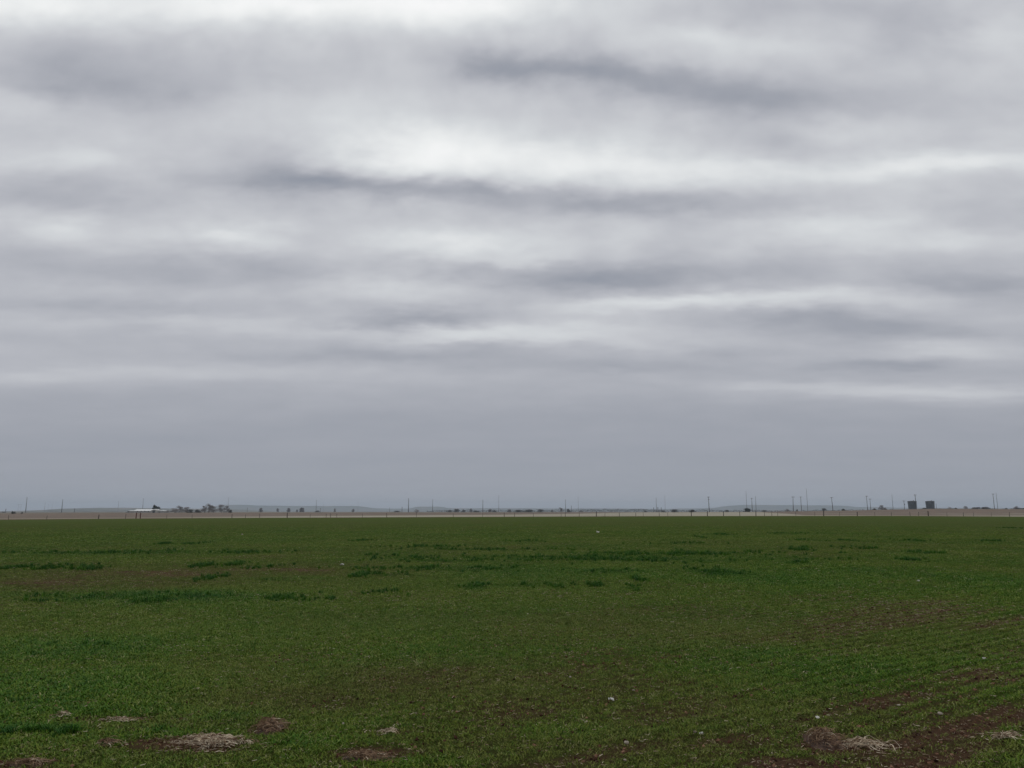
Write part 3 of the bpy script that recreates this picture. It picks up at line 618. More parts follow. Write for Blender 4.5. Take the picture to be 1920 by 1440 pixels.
pole('mono', 592.5, 937, 2600, 'slim dark pole above the middle of the long mesa', rad=.8)
pole('mono', 606, 944, 4000, 'very faint pole beside the slim dark one above the long mesa', rad=.6, faint=True)
pole('stub', 600.5, 953.5, 700, 'short thin post over the low bush in front of the mesa', rad=.15)
pole('mono', 671, 939, 4200, 'faint pole above the right end of the long mesa', rad=.6, faint=True)
pole('stub', 730.5, 952, 1500, 'left of two short thin poles between the mesa and the thick dark pole', rad=.3)
pole('stub', 753.7, 951, 1300, 'short pole immediately left of the thick dark pole', rad=.45)
pole('mono', 765.7, 934, 1300, 'thick dark pole left of the small butte', rad=.7)
pole('mono', 811, 936, 1900, 'slim pole standing in front of the small flat-topped butte', rad=.7)
pole('mono', 905.3, 937, 1900, 'tapered grey pole rising from the tree line left of the picture centre', rad=.9)
pole('mono', 935.2, 928.5, 2400, 'tall thin pole left of the picture centre above the tree line', rad=.6)
pole('mono', 1060.5, 936, 1500, 'crossarmed grey pole behind the dark bushes right of the picture centre', rad=.55)
pole('stub', 1071.3, 948.5, 1300, 'short pole right of the crossarmed grey pole', rad=.4)
pole('mono', 1084.5, 929, 3000, 'tall faint pole right of the crossarmed grey pole', rad=.7, faint=True)
pole('mono', 1231, 933, 2100, 'grey pole above the three short stubs', rad=.75)
pole('mono', 1247.5, 928.5, 3000, 'faint tall pole right of the grey pole over the stubs', rad=.75, faint=True)
pole('stub', 1226, 952, 1300, 'left of three short stubs below the grey pole', rad=.5)
pole('stub', 1233.7, 951.3, 1150, 'middle one of three short stubs below the grey pole', rad=.5)
pole('stub', 1240, 952, 1300, 'right of three short stubs below the grey pole', rad=.45)
pole('wood', 1330, 931, 520, 'nearest dark wooden pole with double crossarms standing alone right of centre', lean=.0 - .02, rad=.26)
pole('mono', 1400.7, 920.5, 2000, 'very tall thin pole at the left end of the right-hand mesa', rad=.55)
pole('wood', 1410.7, 933.5, 640, 'wooden pole with small top right of the very tall thin pole', rad=.24)
pole('mono', 1418, 930, 2200, 'lumpy grey pole beside the small-topped wooden pole', rad=.85)
pole('wood', 1487.5, 931, 560, 'leaning wooden pole with crossarm, first of two left of the tallest thin pole', lean=.035, rad=.24)
pole('wood', 1503, 931, 620, 'straight wooden pole just left of the tallest thin pole', rad=.22)
pole('mono', 1514.7, 915.5, 2000, 'tallest thin pole on the right half of the horizon', rad=.6)
pole('wood', 1562, 932, 580, 'lone wooden pole leaning left in front of the right mesa', lean=-.035, rad=.24)
pole('wood', 1627, 929.5, 640, 'taller left pole of the close pair left of the tanks', rad=.24)
pole('wood', 1633, 935, 680, 'shorter right pole of the close pair left of the tanks', rad=.22)
pole('mono', 1675, 927, 2300, 'thin grey pole between the pole pair and the left tank', rad=.7)
pole('wood', 1696.5, 938.5, 620, 'short wooden pole with wide arm and transformer left of the left tank', rad=.18)
pole('wood', 1718.5, 927, 520, 'wooden pole rising behind the right edge of the left tank', rad=.2)
pole('stub', 1756.5, 945.5, 560, 'short thin post right of the right-hand tank', rad=.12)
pole('wood', 1865.3, 925.5, 640, 'wooden pole with arms, left of the far right pair', rad=.24)
pole('mono', 1871.5, 923.5, 2000, 'thin steel pole, right one of the far right pair', rad=.7)

# ------------------------------------------------------------------ storage tanks
def tank(px, Y, label):
    X = (px - 960) / FX * Y; z0 = gz(X, Y); o = empty('storage_tank', (X, Y, z0 - .15)); tag(o, label, 'tank', 'metal storage tanks on the bare rise')
    h = zy(939.8, Y) - z0 + .1; r = 15.4 / FX * Y / 2
    w = MB(); w.lathe([(r * .90, 0), (r * .93, h * .3), (r * .97, h * .7), (r, h)], 48, wob=-.022); w.build('wall', TANKM, o)
    for zz in (h * .34, h * .67, h - .06):
        q = MB(); rr_ = r * (0.9 + .1 * zz / h) + .03; q.lathe([(rr_, 0), (rr_ + .06, .03), (rr_ + .06, .12), (rr_, .15)], 48, (0, 0, zz)); q.build('hoop', TANKM, o)
    c = MB(); c.lathe([(r + .05, h + .09), (r * .5, h + .25), (.25, h + .38)], 48); c.build('roof', TANKR, o)
    hh = MB(); hh.lathe([(.3, h + .30), (.3, h + .55), (.22, h + .6)], 14, (r * .3, -r * .2, 0)); hh.build('hatch', TANKR, o)
    ld = MB()
    for s_ in (-.22, .22): ld.rod((s_ + .6, -r - .12, .2), (s_ + .6, -r - .25, h + .5), .03, .03, 6)
    for k in range(14): ld.rod((.38, -r - .13 - k * .009, .4 + k * .34), (.82, -r - .13 - k * .009, .4 + k * .34), .02, .02, 5)
    ld.build('ladder', TANKR, o)
tank(1711.7, 455, 'grey ribbed storage tank with a pole behind its right edge, left of two')
tank(1745.2, 452, 'grey ribbed storage tank standing apart to the right, right of two')

# ------------------------------------------------------------------ barn
def barn():
    Y = 760.0; s = Y / FX; cx = (281 - 960) * s; z0 = gz(cx, Y); o = empty('barn', (cx, Y, z0 - .1)); tag(o, 'long low white-roofed barn with a gabled end left of the leafless trees', 'barn')
    zr = zy(954.6, Y) - z0; ze = zy(960.9, Y) - z0; L0, L1 = (257 - 281) * s, (299 - 281) * s; dp = 7.0
    def block(x0, x1, y0, y1, eave, ridge_, nm='wall'):
        w = MB(); w.box(((x0 + x1) / 2, (y0 + y1) / 2, eave / 2), (x1 - x0, y1 - y0, eave)); ym = (y0 + y1) / 2
        for xx in (x0 + .01, x1 - .01): w.add([(xx, y0, eave), (xx, y1, eave), (xx, ym, ridge_ - .12)], [(0, 1, 2)])
        w.build(nm, WALLW, o)
        rf = MB(); e = .5; t = .12
        for (ya, yb) in ((y0 - e, ym), (y1 + e, ym)):
            za = eave - (ridge_ - eave) * e / (ym - y0); vs = [(x0 - e, ya, za), (x1 + e, ya, za), (x1 + e, yb, ridge_), (x0 - e, yb, ridge_)]
            rf.add(vs + [(a, b, c + t) for a, b, c in vs], [(0, 1, 2, 3), (4, 7, 6, 5), (0, 4, 5, 1), (1, 5, 6, 2), (2, 6, 7, 3), (3, 7, 4, 0)])
        rf.build('roof', ROOFW, o)
    block(L0, L1, -dp, dp, max(ze, 2.0), zr)
    # lower lean-to wings
    block((246 - 281) * s, L0 - .6, -5, 5, max(ze, 2.0) - .1, zr - 1.3, 'side_wing'); block(L1 + .6, (313 - 281) * s, -5, 5, max(ze, 2.0) - .1, zr - 1.3, 'side_wing')
    # gable facing the field
    gx = (297 - 281) * s; gw = 2.9; y0 = -dp - 3.0; g = MB(); ez = 2.4; gr = zr - .2
    g.add([(gx - gw, y0, 0), (gx + gw, y0, 0), (gx + gw, y0, ez), (gx, y0, gr), (gx - gw, y0, ez), (gx - gw, 0, 0), (gx + gw, 0, 0), (gx + gw, 0, ez), (gx, 0, gr), (gx - gw, 0, ez)],
          [(0, 1, 2, 3, 4), (0, 4, 9, 5), (1, 6, 7, 2), (2, 7, 8, 3), (3, 8, 9, 4)]); g.build('gable_wall', WALLW, o)
    d = MB(); d.box((gx, y0 - .06, 1.15), (2.4, .08, 2.3)); d.build('door', WINDOW, o)
    for k in range(4):
        w = MB(); w.box((L0 + 4 + k * 3.6, -dp - .04, 1.7), (1.1, .06, .9)); w.build('window', WINDOW, o)
barn()

# ------------------------------------------------------------------ fence along the far edge of the wheat
def fence():
    root = empty('barbed_wire_fence', (0, YE + 1.5, 0)); tag(root, 'long thin wire fence with uneven posts along the far edge of the green field', 'fence')
    P = [(-60, 1.3, .07), (17.5, 1.3, .08), (89, 1.1, .08), (186, 1.2, .13), (236.5, 1.3, .09), (256, 1.75, .15), (264, 1.75, .15), (313.5, 1.0, .06), (361, 1.1, .06), (435.5, 1.1, .1), (461, 1.0, .07), (487.5, 1.2, .08), (539, 1.5, .12), (582, 1.1, .05),
         (612, 1.1, .06), (620.5, 1.2, .08), (632, 1.1, .06), (680, 1.1, .05), (725.5, 1.2, .09), (781, 1.3, .06), (850, 1.1, .06), (905, 1.1, .05), (945.5, 1.2, .09), (965, 1.1, .07), (1000, 1.1, .06), (1052, 1.1, .06), (1060, 1.25, .07), (1086, 1.2, .07), (1118, 1.3, .12), (1134, 1.1, .05),
         (1161, 1.2, .08), (1192, 1.1, .07), (1206, 1.1, .05), (1236, 1.1, .07), (1252, 1.1, .05), (1296, 1.45, .12), (1326, 1.4, .12), (1356.5, 1.35, .11), (1387, 1.3, .09), (1417, 1.4, .11), (1433, 1.2, .07), (1447, 1.2, .07), (1458, 1.2, .06), (1492, 1.2, .06), (1527.5, 1.2, .06), (1544, 1.5, .14), (1574, 1.1, .05),
         (1607, 1.2, .12), (1640, 1.1, .05), (1671, 1.1, .07), (1706, 1.2, .07), (1722, 1.2, .08), (1740, 1.4, .15), (1775, 1.1, .05), (1806, 1.1, .09), (1825, 1.1, .06), (1858, 1.1, .05), (1892, 1.3, .1), (1920, 1.1, .06), (1985, 1.2, .09)]
    pts = []
    for i, (px, h, r) in enumerate(P):
        Y = YE + 1.5; X = (px - 960) / FX * Y; z = gz(X, Y); pts.append((X, z))
        m = MB(); lx = random.uniform(-.05, .05); m.rod((0, 0, -.2), (lx, 0, h), r, r * .85, 7); o = m.build('post', RUST if 250 < px < 270 else (DARKWOOD if r > .1 else WOOD), root); o.location = (X, 0, z)
    w = MB()
    for k, hh in enumerate((.35, .62, .89, 1.08)):
        for a, b in zip(pts[:-1], pts[1:]):
            n = 3; prev = None
            for j in range(n + 1):
                t = j / n; p = (a[0] + (b[0] - a[0]) * t, -.1, a[1] + (b[1] - a[1]) * t + hh - .05 * math.sin(math.pi * t))
                if prev: w.rod(prev, p, .006, .006, 4, caps=False)
                prev = p
    w.build('wire', STEEL, root)
fence()

# ------------------------------------------------------------------ cattle on the rise
def cow(px, Y, rz, label):
    X = (px - 960) / FX * Y; o = empty('cow', (X, Y, gz(X, Y)), rz); tag(o, label, 'cow', 'black cattle on the bare rise')
    b = MB()
    # one continuous lofted trunk, neck and head grown with a skin
    me = bpy.data.meshes.new('body')
    J = [((0, 0, 1.12), .34), ((.55, 0, 1.12), .33), ((.9, 0, 1.18), .24), ((1.15, 0, 1.1), .17), ((1.38, 0, .82), .13), ((1.5, 0, .62), .09), ((-.55, 0, 1.13), .33), ((-.85, 0, 1.15), .2), ((-.98, 0, .95), .04), ((-1.0, 0, .5), .04)]
    E = [(0, 1), (1, 2), (2, 3), (3, 4), (4, 5), (0, 6), (6, 7), (7, 8), (8, 9)]
    for (bx, root, back) in ((.6, 1, 0), (-.7, 6, 1)):
        for s_ in (-1, 1):
            i = len(J); k = -.12 if back else .02
            J += [((bx, s_ * .2, .8), .15), ((bx + k, s_ * .21, .45), .075), ((bx + k * .4, s_ * .21, .04), .06)]; E += [(root, i), (i, i + 1), (i + 1, i + 2)]
    me.from_pydata([j[0] for j in J], E, []); ob = bpy.data.objects.new('body', me); COL.objects.link(ob); ob.parent = o; me.materials.append(HIDE)
    sk = ob.modifiers.new('skin', 'SKIN'); 
    for v, j in zip(me.skin_vertices[0].data if me.skin_vertices else [], J): v.radius = (j[1], j[1])
    if me.skin_vertices: me.skin_vertices[0].data[0].use_root = True
    ss = ob.modifiers.new('sub', 'SUBSURF'); ss.levels = 1; ss.render_levels = 1
    for s_ in (-1, 1):
        e = MB(); e.add([(1.2, s_ * .12, 1.08), (1.27, s_ * .3, 1.06), (1.22, s_ * .28, .98), (1.27, s_ * .1, 1.0)], [(0, 1, 2, 3)]); e.build('ear', HIDE, o)
cow(1836, 520, 0.15, 'left one of two black cattle near the far right poles')
cow(1844, 525, 3.3, 'right one of two black cattle near the far right poles')

# ------------------------------------------------------------------ wheat: seedling tufts as stuff
def gn_scatter(name, pts, rot, scl, tint, protos, label, cat, idx, dry=None):
    me = bpy.data.meshes.new(name); n = len(pts); me.vertices.add(n); me.vertices.foreach_set('co', pts.astype(np.float32).ravel())
    def att(nm, ty, dat, key):
        a = me.attributes.new(nm, ty, 'POINT'); a.data.foreach_set(key, dat.ravel())
    att('rot', 'FLOAT_VECTOR', rot.astype(np.float32), 'vector'); att('scl', 'FLOAT_VECTOR', scl.astype(np.float32), 'vector'); att('tint', 'FLOAT', tint.astype(np.float32), 'value'); att('dry', 'FLOAT', (np.zeros(n) if dry is None else dry).astype(np.float32), 'value'); att('pick', 'INT', idx.astype(np.int32), 'value')
    o = bpy.data.objects.new(name, me); COL.objects.link(o)
    col = bpy.data.collections.new(name + '_forms')
    for i, (mb, m) in enumerate(protos):
        pm = bpy.data.meshes.new('%s_form' % name); pm.from_pydata(mb.v, [], mb.f); pm.materials.append(m)
        for p in pm.polygons: p.use_smooth = False
        po = bpy.data.objects.new('%s_form_%02d' % (name, i), pm); col.objects.link(po)
    g = bpy.data.node_groups.new(name, 'GeometryNodeTree'); g.interface.new_socket('Geometry', in_out='INPUT', socket_type='NodeSocketGeometry'); g.interface.new_socket('Geometry', in_out='OUTPUT', socket_type='NodeSocketGeometry')
    gi = g.nodes.new('NodeGroupInput'); go = g.nodes.new('NodeGroupOutput'); iop = g.nodes.new('GeometryNodeInstanceOnPoints'); ci = g.nodes.new('GeometryNodeCollectionInfo')
    ci.inputs['Collection'].default_value = col; ci.inputs['Separate Children'].default_value = True; ci.inputs['Reset Children'].default_value = True
    def na(nm, ty):
        a = g.nodes.new('GeometryNodeInputNamedAttribute'); a.data_type = ty; a.inputs['Name'].default_value = nm; return a.outputs['Attribute']
    gl = g.links.new
    gl(gi.outputs[0], iop.inputs['Points']); gl(ci.outputs[0], iop.inputs['Instance']); iop.inputs['Pick Instance'].default_value = True
    gl(na('pick', 'INT'), iop.inputs['Instance Index'])
    e2r = g.nodes.new('FunctionNodeEulerToRotation'); gl(na('rot', 'FLOAT_VECTOR'), e2r.inputs[0]); gl(e2r.outputs[0], iop.inputs['Rotation'])
    gl(na('scl', 'FLOAT_VECTOR'), iop.inputs['Scale']); gl(iop.outputs[0], go.inputs[0])
    md = o.modifiers.new('scatter', 'NODES'); md.node_group = g
    tag(o, label, cat, kind='stuff'); return o
def blade_mat(name, stops, rough=0.45, spec=0.4):
    m = bpy.data.materials.new(name); m.use_nodes = True; t = m.node_tree; b = t.nodes['Principled BSDF']; b.inputs['Roughness'].default_value = rough; b.inputs['Specular IOR Level'].default_value = spec
    a = t.nodes.new('ShaderNodeAttribute'); a.attribute_type = 'INSTANCER'; a.attribute_name = 'tint'
    r = t.nodes.new('ShaderNodeValToRGB'); t.links.new(a.outputs['Fac'], r.inputs[0]); cr = r.color_ramp
    while len(cr.elements) < len(stops): cr.elements.new(.5)
    for e, (p, c) in zip(cr.elements, stops): e.position = p; e.color = (*c, 1)
    a2 = t.nodes.new('ShaderNodeAttribute'); a2.attribute_type = 'INSTANCER'; a2.attribute_name = 'dry'; mx_ = t.nodes.new('ShaderNodeMix'); mx_.data_type = 'RGBA'
    ml = t.nodes.new('ShaderNodeMath'); ml.operation = 'MULTIPLY'; ml.inputs[1].default_value = .6; ml.use_clamp = True; t.links.new(a2.outputs['Fac'], ml.inputs[0]); t.links.new(ml.outputs[0], mx_.inputs[0])
    t.links.new(r.outputs[0], mx_.inputs[6]); mx_.inputs[7].default_value = (0.150, 0.135, 0.042, 1); t.links.new(mx_.outputs[2], b.inputs['Base Color']); return m
WHEAT = blade_mat('wheat_leaf', [(0.0, (0.026, 0.088, 0.013)), (0.3, (0.064, 0.156, 0.011)), (0.6, (0.150, 0.198, 0.022)), (0.85, (0.27, 0.31, 0.09)), (1.0, (0.42, 0.38, 0.20))], .6, .06)
STRAW = blade_mat('dry_straw', [(0.0, (0.12, 0.07, 0.045)), (0.5, (0.30, 0.22, 0.14)), (1.0, (0.58, 0.50, 0.36))], .7, .25)
CLOD = blade_mat('soil_crumb', [(0.0, (0.025, 0.012, 0.008)), (0.6, (0.11, 0.055, 0.034)), (1.0, (0.26, 0.15, 0.095))], .95, .05)
def blades(seed, n, h, spread, w):
    rnd = random.Random(seed); mb = MB()
    for i in range(n):
        a = rnd.uniform(0, 6.28); b0 = Vector((rnd.gauss(0, .018), rnd.gauss(0, .018), -.01)); d = Vector((math.cos(a), math.sin(a), 0)); hh = h * rnd.uniform(.55, 1.15); sp = spread * rnd.uniform(.4, 1.3); ww = w * rnd.uniform(.7, 1.2)
        s = Vector((-d.y, d.x, 0)) * ww * .5; p1 = b0 + d * sp * .35 * hh + Vector((0, 0, hh * .6)); p2 = b0 + d * sp * hh + Vector((0, 0, hh * rnd.uniform(.7, 1.0)))
        mb.add([b0 - s, b0 + s, p1 + s, p1 - s, p2], [(0, 1, 2, 3), (3, 2, 4)])
    return mb
def sample(n_dens, r0, r1, power, azmax=R(41)):
    # points in a wedge, density n_dens*(r0/r)^power per square metre
    tot = n_dens * 2 * azmax * (r0 ** power) * ((r1 ** (2 - power) - r0 ** (2 - power)) / (2 - power)); n = int(tot)
    u = RNG.random(n); r = (r0 ** (2 - power) + u * (r1 ** (2 - power) - r0 ** (2 - power))) ** (1 / (2 - power)); a = RNG.uniform(-azmax, azmax, n)
    return r * np.sin(a), r * np.cos(a), r
def wheat():
    X1, Y1, r1 = sample(2300, 3.6, 12, 0); X2, Y2, r2 = sample(1700, 12, 120, 1.95)
    X, Y, r = np.concatenate([X1, X2]), np.concatenate([Y1, Y2]), np.concatenate([r1, r2])
    c = cover(X, Y); lu = lush(X, Y); cl = clumps(X, Y)
    # drilled rows: pull most plants onto rows 19 cm apart
    v = -X * RS + Y * RC; u = X * RC + Y * RS; vr = np.round(v / .19) * .19 + RNG.normal(0, .022, len(v)); k = RNG.random(len(v)) < .12 + .58 * sstep(-1, 5, X) * sstep(32, 14, r); v = np.where(k, vr, v); X, Y = u * RC - v * RS, u * RS + v * RC
    keep = RNG.random(len(X)) < (1 - sstep(40, 118, r)) * np.clip(c * c * 1.1 + lu * .5 + cl, 0.10, 1); X, Y, r, c, lu, cl = (q[keep] for q in (X, Y, r, c, lu, cl)); n = len(X)
    s = (0.62 + 0.5 * c + 0.55 * lu) * RNG.uniform(.7, 1.25, n) * np.clip((r / 12) ** .42, 1, 2.0); hs = s * (1 + .7 * cl)
    Z = terrain(X, Y); tint = np.clip(.40 + RNG.normal(0, .16, n) - .24 * lu - .3 * cl + .30 * (1 - c) + .35 * (fbm(X / 3, Y / 3, 91, 3) - .5), 0, .9); tint = np.where(RNG.random(n) < .03, RNG.uniform(.8, 1, n), tint)
    rot = np.stack([RNG.normal(0, .12, n), RNG.normal(0, .12, n), RNG.uniform(0, 6.28, n)], -1)
    pr = [(blades(100 + i, 7 + i % 3, .027, 1.0, .0040), WHEAT) for i in range(6)]
    gn_scatter('wheat_seedlings', np.stack([X, Y, Z], -1), rot, np.stack([s, s, hs], -1), tint, pr, 'short green wheat seedlings covering the whole field', 'grass', RNG.integers(0, 6, n), np.clip(dryness(X, Y) - .6 * lu + RNG.normal(0, .25, n), 0, 1.5))
    print('wheat', n)
wheat()
def volunteer():
    xs, ys = [], []
    for (cx, cy, rx, ry, a, al) in CLUMP_W:
        n = int(min(420, 60 + 60 * rx * min(ry, 2.0)) * a); xs.append(cx + RNG.normal(0, .6, n) * rx); ys.append(cy + RNG.normal(0, .6, n) * min(ry, 1.6))
    X, Y = np.concatenate(xs), np.concatenate(ys); keep = RNG.random(len(X)) < .04 + 1.1 * sstep(.46, .62, fbm(X / .55, Y / .9, 201, 3)); X, Y = X[keep], Y[keep]; n = len(X); r = np.hypot(X, Y)
    s = RNG.uniform(.6, 1.25, n) * np.clip((r / 16) ** .5, .45, 1.4); tint = np.clip(RNG.normal(.10, .13, n), 0, .6)
    rot = np.stack([RNG.normal(0, .1, n), RNG.normal(0, .1, n), RNG.uniform(0, 6.28, n)], -1)
    pr = [(blades(300 + i, 22, .10, .75, .007), WHEAT) for i in range(4)]
    gn_scatter('volunteer_clumps', np.stack([X, Y, terrain(X, Y)], -1), rot, np.stack([s, s, s], -1), tint, pr, 'taller dark green clumps in streaks across the middle of the field', 'grass', RNG.integers(0, 4, n))
volunteer()
def sticks(seed, n, ln, w, spread, up=0.3):
    rnd = random.Random(seed); mb = MB()
    for i in range(n):
        a = rnd.uniform(0, 6.28); p = Vector((rnd.gauss(0, spread), rnd.gauss(0, spread), rnd.uniform(.002, .012))); d = Vector((math.cos(a), math.sin(a), rnd.uniform(-.05, up))).normalized() * ln * rnd.uniform(.4, 1.2)
        mb.rod(p, p + d, w * .5, w * .35, 3, caps=False)
    return mb
def residue():
    X, Y, r = sample(300, 3.6, 16, 0); X2, Y2, r2 = sample(90, 16, 45, 1.9); X = np.concatenate([X, X2]); Y = np.concatenate([Y, Y2]); r = np.hypot(X, Y)
    c = cover(X, Y); keep = RNG.random(len(X)) < .10 + .9 * (1 - c) ** 1.2; X, Y, r = X[keep], Y[keep], r[keep]; n = len(X)
    s = RNG.uniform(.5, 1.4, n) * np.clip((r / 14) ** .4, .8, 1.3); rot = np.stack([RNG.normal(0, .1, n), RNG.normal(0, .1, n), RNG.uniform(0, 6.28, n)], -1)
    pr = [(sticks(500 + i, 1 + i % 3, .045, .0046, .03), STRAW) for i in range(5)]
    gn_scatter('crop_residue', np.stack([X, Y, terrain(X, Y) + .004], -1), rot, np.stack([s, s, s], -1), np.clip(RNG.normal(.46, .28, n), 0, 1), pr, 'thin scatter of pale straw bits lying between the seedlings', 'straw', RNG.integers(0, 5, n))
residue()
def clods():
    X, Y, r = sample(520, 3.6, 18, 0); c = cover(X, Y); keep = RNG.random(len(X)) < 1.1 * (1 - c) ** 1.5; X, Y, r = X[keep], Y[keep], r[keep]; n = len(X)
    rnd = random.Random(9); pr = []
    for i in range(4):
        mb = MB(); vs = []
        for j, ph in enumerate((.5, 1.3, 2.1)):
            for k in range(6): t = k * math.pi / 3 + j * .4; q = .011 * rnd.uniform(.65, 1.3); vs.append((q * math.sin(ph) * math.cos(t), q * math.sin(ph) * math.sin(t), q * math.cos(ph) * .8 + .003))
        mb.add(vs, [(j * 6 + k, (j + 1) * 6 + k, (j + 1) * 6 + (k + 1) % 6, j * 6 + (k + 1) % 6) for j in range(2) for k in range(6)] + [tuple(range(6))]); pr.append((mb, CLOD))
    s = np.clip(RNG.gamma(1.6, .36, n), .15, 1.5); rot = np.stack([RNG.normal(0, .4, n), RNG.normal(0, .4, n), RNG.uniform(0, 6.28, n)], -1)
    gn_scatter('soil_crumbs', np.stack([X, Y, terrain(X, Y)], -1), rot, np.stack([s, s, s], -1), RNG.random(n), pr, 'small reddish soil crumbs on the bare patches between seedlings', 'soil', RNG.integers(0, 4, n))
clods()

# ------------------------------------------------------------------ heaps of straw, stones, scraps: each its own thing
SOILM = mat('root_clod_soil', (0.035, 0.02, 0.014), (0.10, 0.055, 0.036), 14, bump=1.0)
def straw_mat(name, a, b): return mat(name, a, b, 30, rough=.75, spec=.25, detail=2)
STRAW_PALE = straw_mat('pale_straw_stems', (0.20, 0.13, 0.08), (0.85, 0.73, 0.54)); STRAW_RED = straw_mat('reddish_straw_stems', (0.075, 0.038, 0.022), (0.36, 0.235, 0.14))
def heap(px0, px1, py0, py1, h, label, red=False, n=500, ln=.09, seed=1, curl=.35):
    x0, yb = ground(px0, py1); x1, _ = ground(px1, py1); _, yt = ground((px0 + px1) / 2, py0 + 6); cx, cy = (x0 + x1) / 2, (yb + yt) / 2; rx, ry = (x1 - x0) / 2, max((yt - yb) / 2, .06)
    o = empty('straw_heap', (cx, cy, gz(cx, cy))); tag(o, label, 'straw heap', 'dry straw heaps lying in the near field'); rnd = random.Random(seed)
    m = MB(); nx, ny = 34, 14; vs = []; hm_ = h if red else h * .35
    for j in range(ny + 1):
        for i in range(nx + 1):
            u, v = i / nx * 2 - 1, j / ny * 2 - 1; rg = .55 + .9 * float(fbm(np.array([math.cos(math.atan2(v, u)) * 1.7 + seed]), np.array([math.sin(math.atan2(v, u)) * 1.7]), seed, 3)[0]); e = max(0, 1 - (u * u + v * v) / rg ** 2) ** .6; hh = hm_ * .6 * e * (.25 + 1.3 * float(fbm(np.array([u * 4 + seed]), np.array([v * 3.0]), seed, 3)[0]))
            vs.append((u * rx * 1.05, v * ry * 1.05, hh - .012))
    m.add(vs, [(j * (nx + 1) + i, j * (nx + 1) + i + 1, (j + 1) * (nx + 1) + i + 1, (j + 1) * (nx + 1) + i) for j in range(ny) for i in range(nx)]); m.build('root_clod', SOILM, o, True)
    for q, (mt, share) in enumerate(((STRAW_RED, .92 if red else .3), (STRAW_PALE, .10 if red else .7))):
        s = MB()
        for k in range(int(n * share)):
            a = rnd.uniform(0, 6.28); rg = .55 + .9 * float(fbm(np.array([math.cos(a) * 1.7 + seed]), np.array([math.sin(a) * 1.7]), seed, 3)[0]); rr_ = min(abs(rnd.gauss(0, .55)), 1.7); u, v = math.cos(a) * rr_ * rg, math.sin(a) * rr_ * rg; z = h * max(0, 1 - rr_ * rr_) ** .6 * rnd.uniform(.3, 1.1)
            th = rnd.gauss(0, .7) + (math.pi if rnd.random() < .5 else 0); up = abs(rnd.gauss(.15, .4)); l_ = ln * rnd.uniform(.4, 1.4); p = Vector((u * rx, v * ry, z)); prev = p; d = Vector((math.cos(th), math.sin(th) * .7, up)).normalized(); r_ = rnd.uniform(.0012, .0028)
            for t in range(5):
                nx_ = prev + d * l_ / 5; nx_.z = max(nx_.z, .003); s.rod(prev, nx_, r_, r_ * .8, 3, caps=False); prev = nx_; d = (d + Vector((0, 0, -curl * (t + 1) * up)) + Vector((rnd.gauss(0, .2), rnd.gauss(0, .2), 0))).normalized()
        s.build('straw_stems', mt, o)
heap(290, 462, 1376, 1408, .045, 'long pale heap of chopped straw in the green at the lower left', False, 900, .06, 2, .5)
heap(470, 518, 1352, 1378, .07, 'small round tan straw heap right of the long pale one', True, 260, .08, 3, .6)
heap(615, 738, 1407, 1430, .035, 'flat reddish straw heap at the bottom left of centre', True, 200, .06, 4)
heap(1532, 1596, 1372, 1407, .085, 'dark reddish root clod with curled straw at the lower right', True, 260, .10, 5, .8)
heap(1590, 1692, 1382, 1411, .030, 'tangle of pale curled straw stems touching the dark root clod', False, 150, .13, 6, 1.0)
heap(96, 128, 1336, 1344, .03, 'little tan straw wisp at the left above the dark green patch', False, 60, .05, 7)
heap(190, 262, 1344, 1352, .02, 'thin flat streak of straw right of the little tan wisp', False, 90, .05, 8)
heap(0, 88, 1424, 1440, .035, 'brown straw heap in the bottom left corner', True, 130, .06, 9)
heap(172, 208, 1386, 1402, .035, 'small brown straw tuft left of the long pale heap', True, 80, .06, 10)
heap(715, 742, 1366, 1376, .03, 'small pale arching straw tuft below the picture centre left', False, 36, .07, 11)
heap(1880, 1925, 1372, 1392, .03, 'pale broken straw stalks at the right edge of the field', False, 60, .10, 12)

def stone(px, py, s, label, m=STONE, name='stone', cat='stone', grp='pale stones in the field', flat=.6):
    X, Y = ground(px, py); rnd = random.Random(int(px)); r = s * Y / F / 2; mb = MB(); n = 10; prof = []
    vs = []; rings = 7
    for j in range(rings):
        ph = math.pi * (j + .5) / rings
        for k in range(n):
            t = 2 * math.pi * k / n; q = r * (1 + rnd.uniform(-.16, .16)); vs.append((q * math.sin(ph) * math.cos(t) * 1.15, q * math.sin(ph) * math.sin(t) * .85, q * math.cos(ph) * flat + r * flat * .6))
    fs = [(j * n + k, j * n + (k + 1) % n, (j + 1) * n + (k + 1) % n, (j + 1) * n + k) for j in range(rings - 1) for k in range(n)][::1] + [tuple(range(n)), tuple(range((rings - 1) * n, rings * n))[::-1]]
    mb.add(vs, fs); o = mb.build(name, m, None, True); o.location = (X, Y, gz(X, Y) + .01); o.rotation_euler = (0, 0, rnd.uniform(0, 3)); tag(o, label, cat, grp); return o
stone(1175, 1397, 9, 'pale rounded stone on bare soil, larger of two below the picture centre')
stone(1172, 1429, 6, 'small pale stone near the bottom edge below the larger pale stone')
stone(1763, 1342, 9, 'flat tan stone in the rows above the reddish root clod')
stone(1685, 1325, 6, 'small white stone lying between drill rows on the right', flat=.4)
stone(1069, 1272, 5, 'small white stone in the green below the picture centre')
stone(1188, 1297, 4, 'tiny pale stone between the small white one and the scrap')
stone(643, 1360, 5, 'white speck of stone right of the small round straw heap')
stone(454, 1003, 4, 'pale stone far out in the left of the green field')
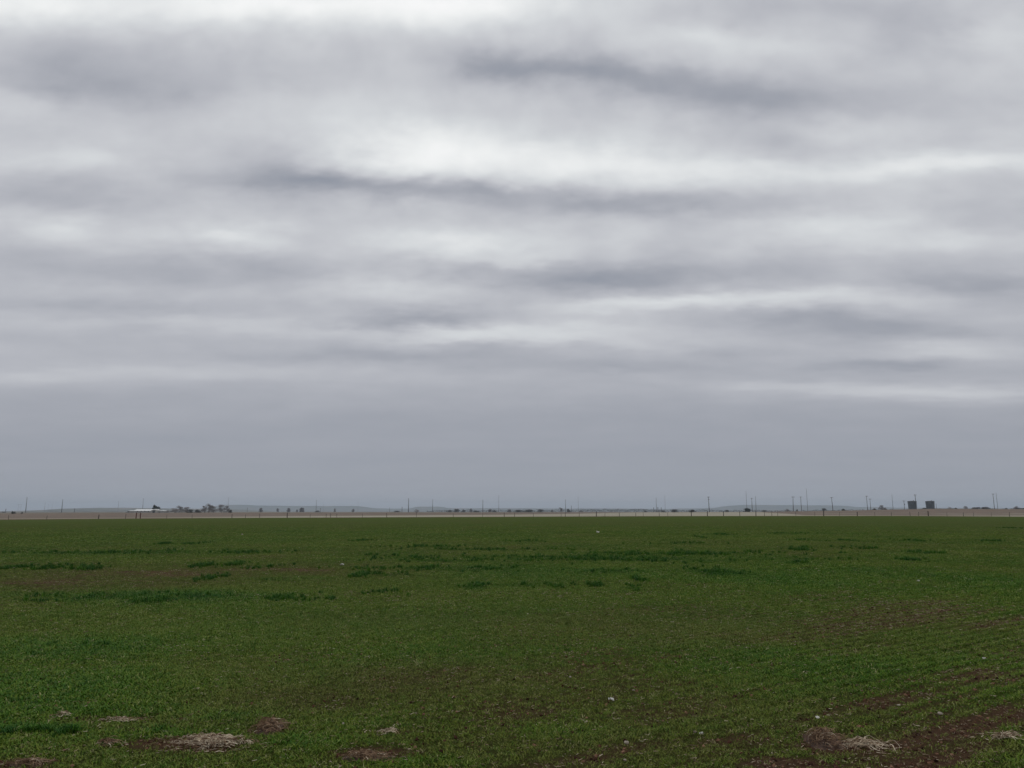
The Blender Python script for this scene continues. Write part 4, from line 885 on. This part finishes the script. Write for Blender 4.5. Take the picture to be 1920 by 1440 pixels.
stone(1303, 1376, 5, 'little cream stone on the brown patch right of the larger pale stone')
def scrap(px, py, s, label):
    X, Y = ground(px, py); rnd = random.Random(int(px) + 1); r = s * Y / F; mb = MB(); n = 5; vs = []
    for j in range(n):
        for i in range(n): vs.append(((i / (n - 1) - .5) * r + rnd.gauss(0, .06) * r, (j / (n - 1) - .5) * r * .7 + rnd.gauss(0, .06) * r, .02 + rnd.uniform(0, .55) * r))
    top = len(vs); vs += [(a, b, c - .004) for a, b, c in vs]
    f = [(j * n + i, j * n + i + 1, (j + 1) * n + i + 1, (j + 1) * n + i) for j in range(n - 1) for i in range(n - 1)]; f += [tuple(q + top for q in x[::-1]) for x in f]
    mb.add(vs, f); o = mb.build('plastic_scrap', PAPER); o.location = (X, Y, gz(X, Y)); tag(o, label, 'litter', 'pale scraps in the field')
scrap(1121, 999, 5.5, 'white crumpled scrap far out in the field near the fence')
scrap(641, 1061, 6.5, 'white scrap on the brown strip left of the dark green clumps')
scrap(1146, 1317, 9, 'pale scrap lying in the green below the picture centre')
scrap(1722, 1091, 4, 'tiny white scrap in the green on the right middle')
scrap(1315, 1381, 6, 'white upright sliver on the brown patch at the lower right of centre')
scrap(1533, 1351, 6, 'thin white sliver standing above the reddish root clod')
scrap(1846, 1239, 6, 'small white scrap among the drill rows at the right')

# ------------------------------------------------------------------ haze
hz = MB(); hz.box((0, 0, 75 - 10), (28000, 28000, 170)); ho = hz.build('haze', mat('haze_unused', (0.5, 0.5, 0.5))); ho.data.materials.clear()
hm = bpy.data.materials.new('haze'); hm.use_nodes = True; ht = hm.node_tree; ht.nodes.clear(); pv = ht.nodes.new('ShaderNodeVolumePrincipled'); om = ht.nodes.new('ShaderNodeOutputMaterial')
pv.inputs['Color'].default_value = (0.76, 0.88, 1.0, 1); pv.inputs['Density'].default_value = 0.00010; pv.inputs['Anisotropy'].default_value = 0.0
ht.links.new(pv.outputs[0], om.inputs['Volume']); ho.data.materials.append(hm); tag(ho, 'thin grey haze over the plain', 'haze', kind='stuff')
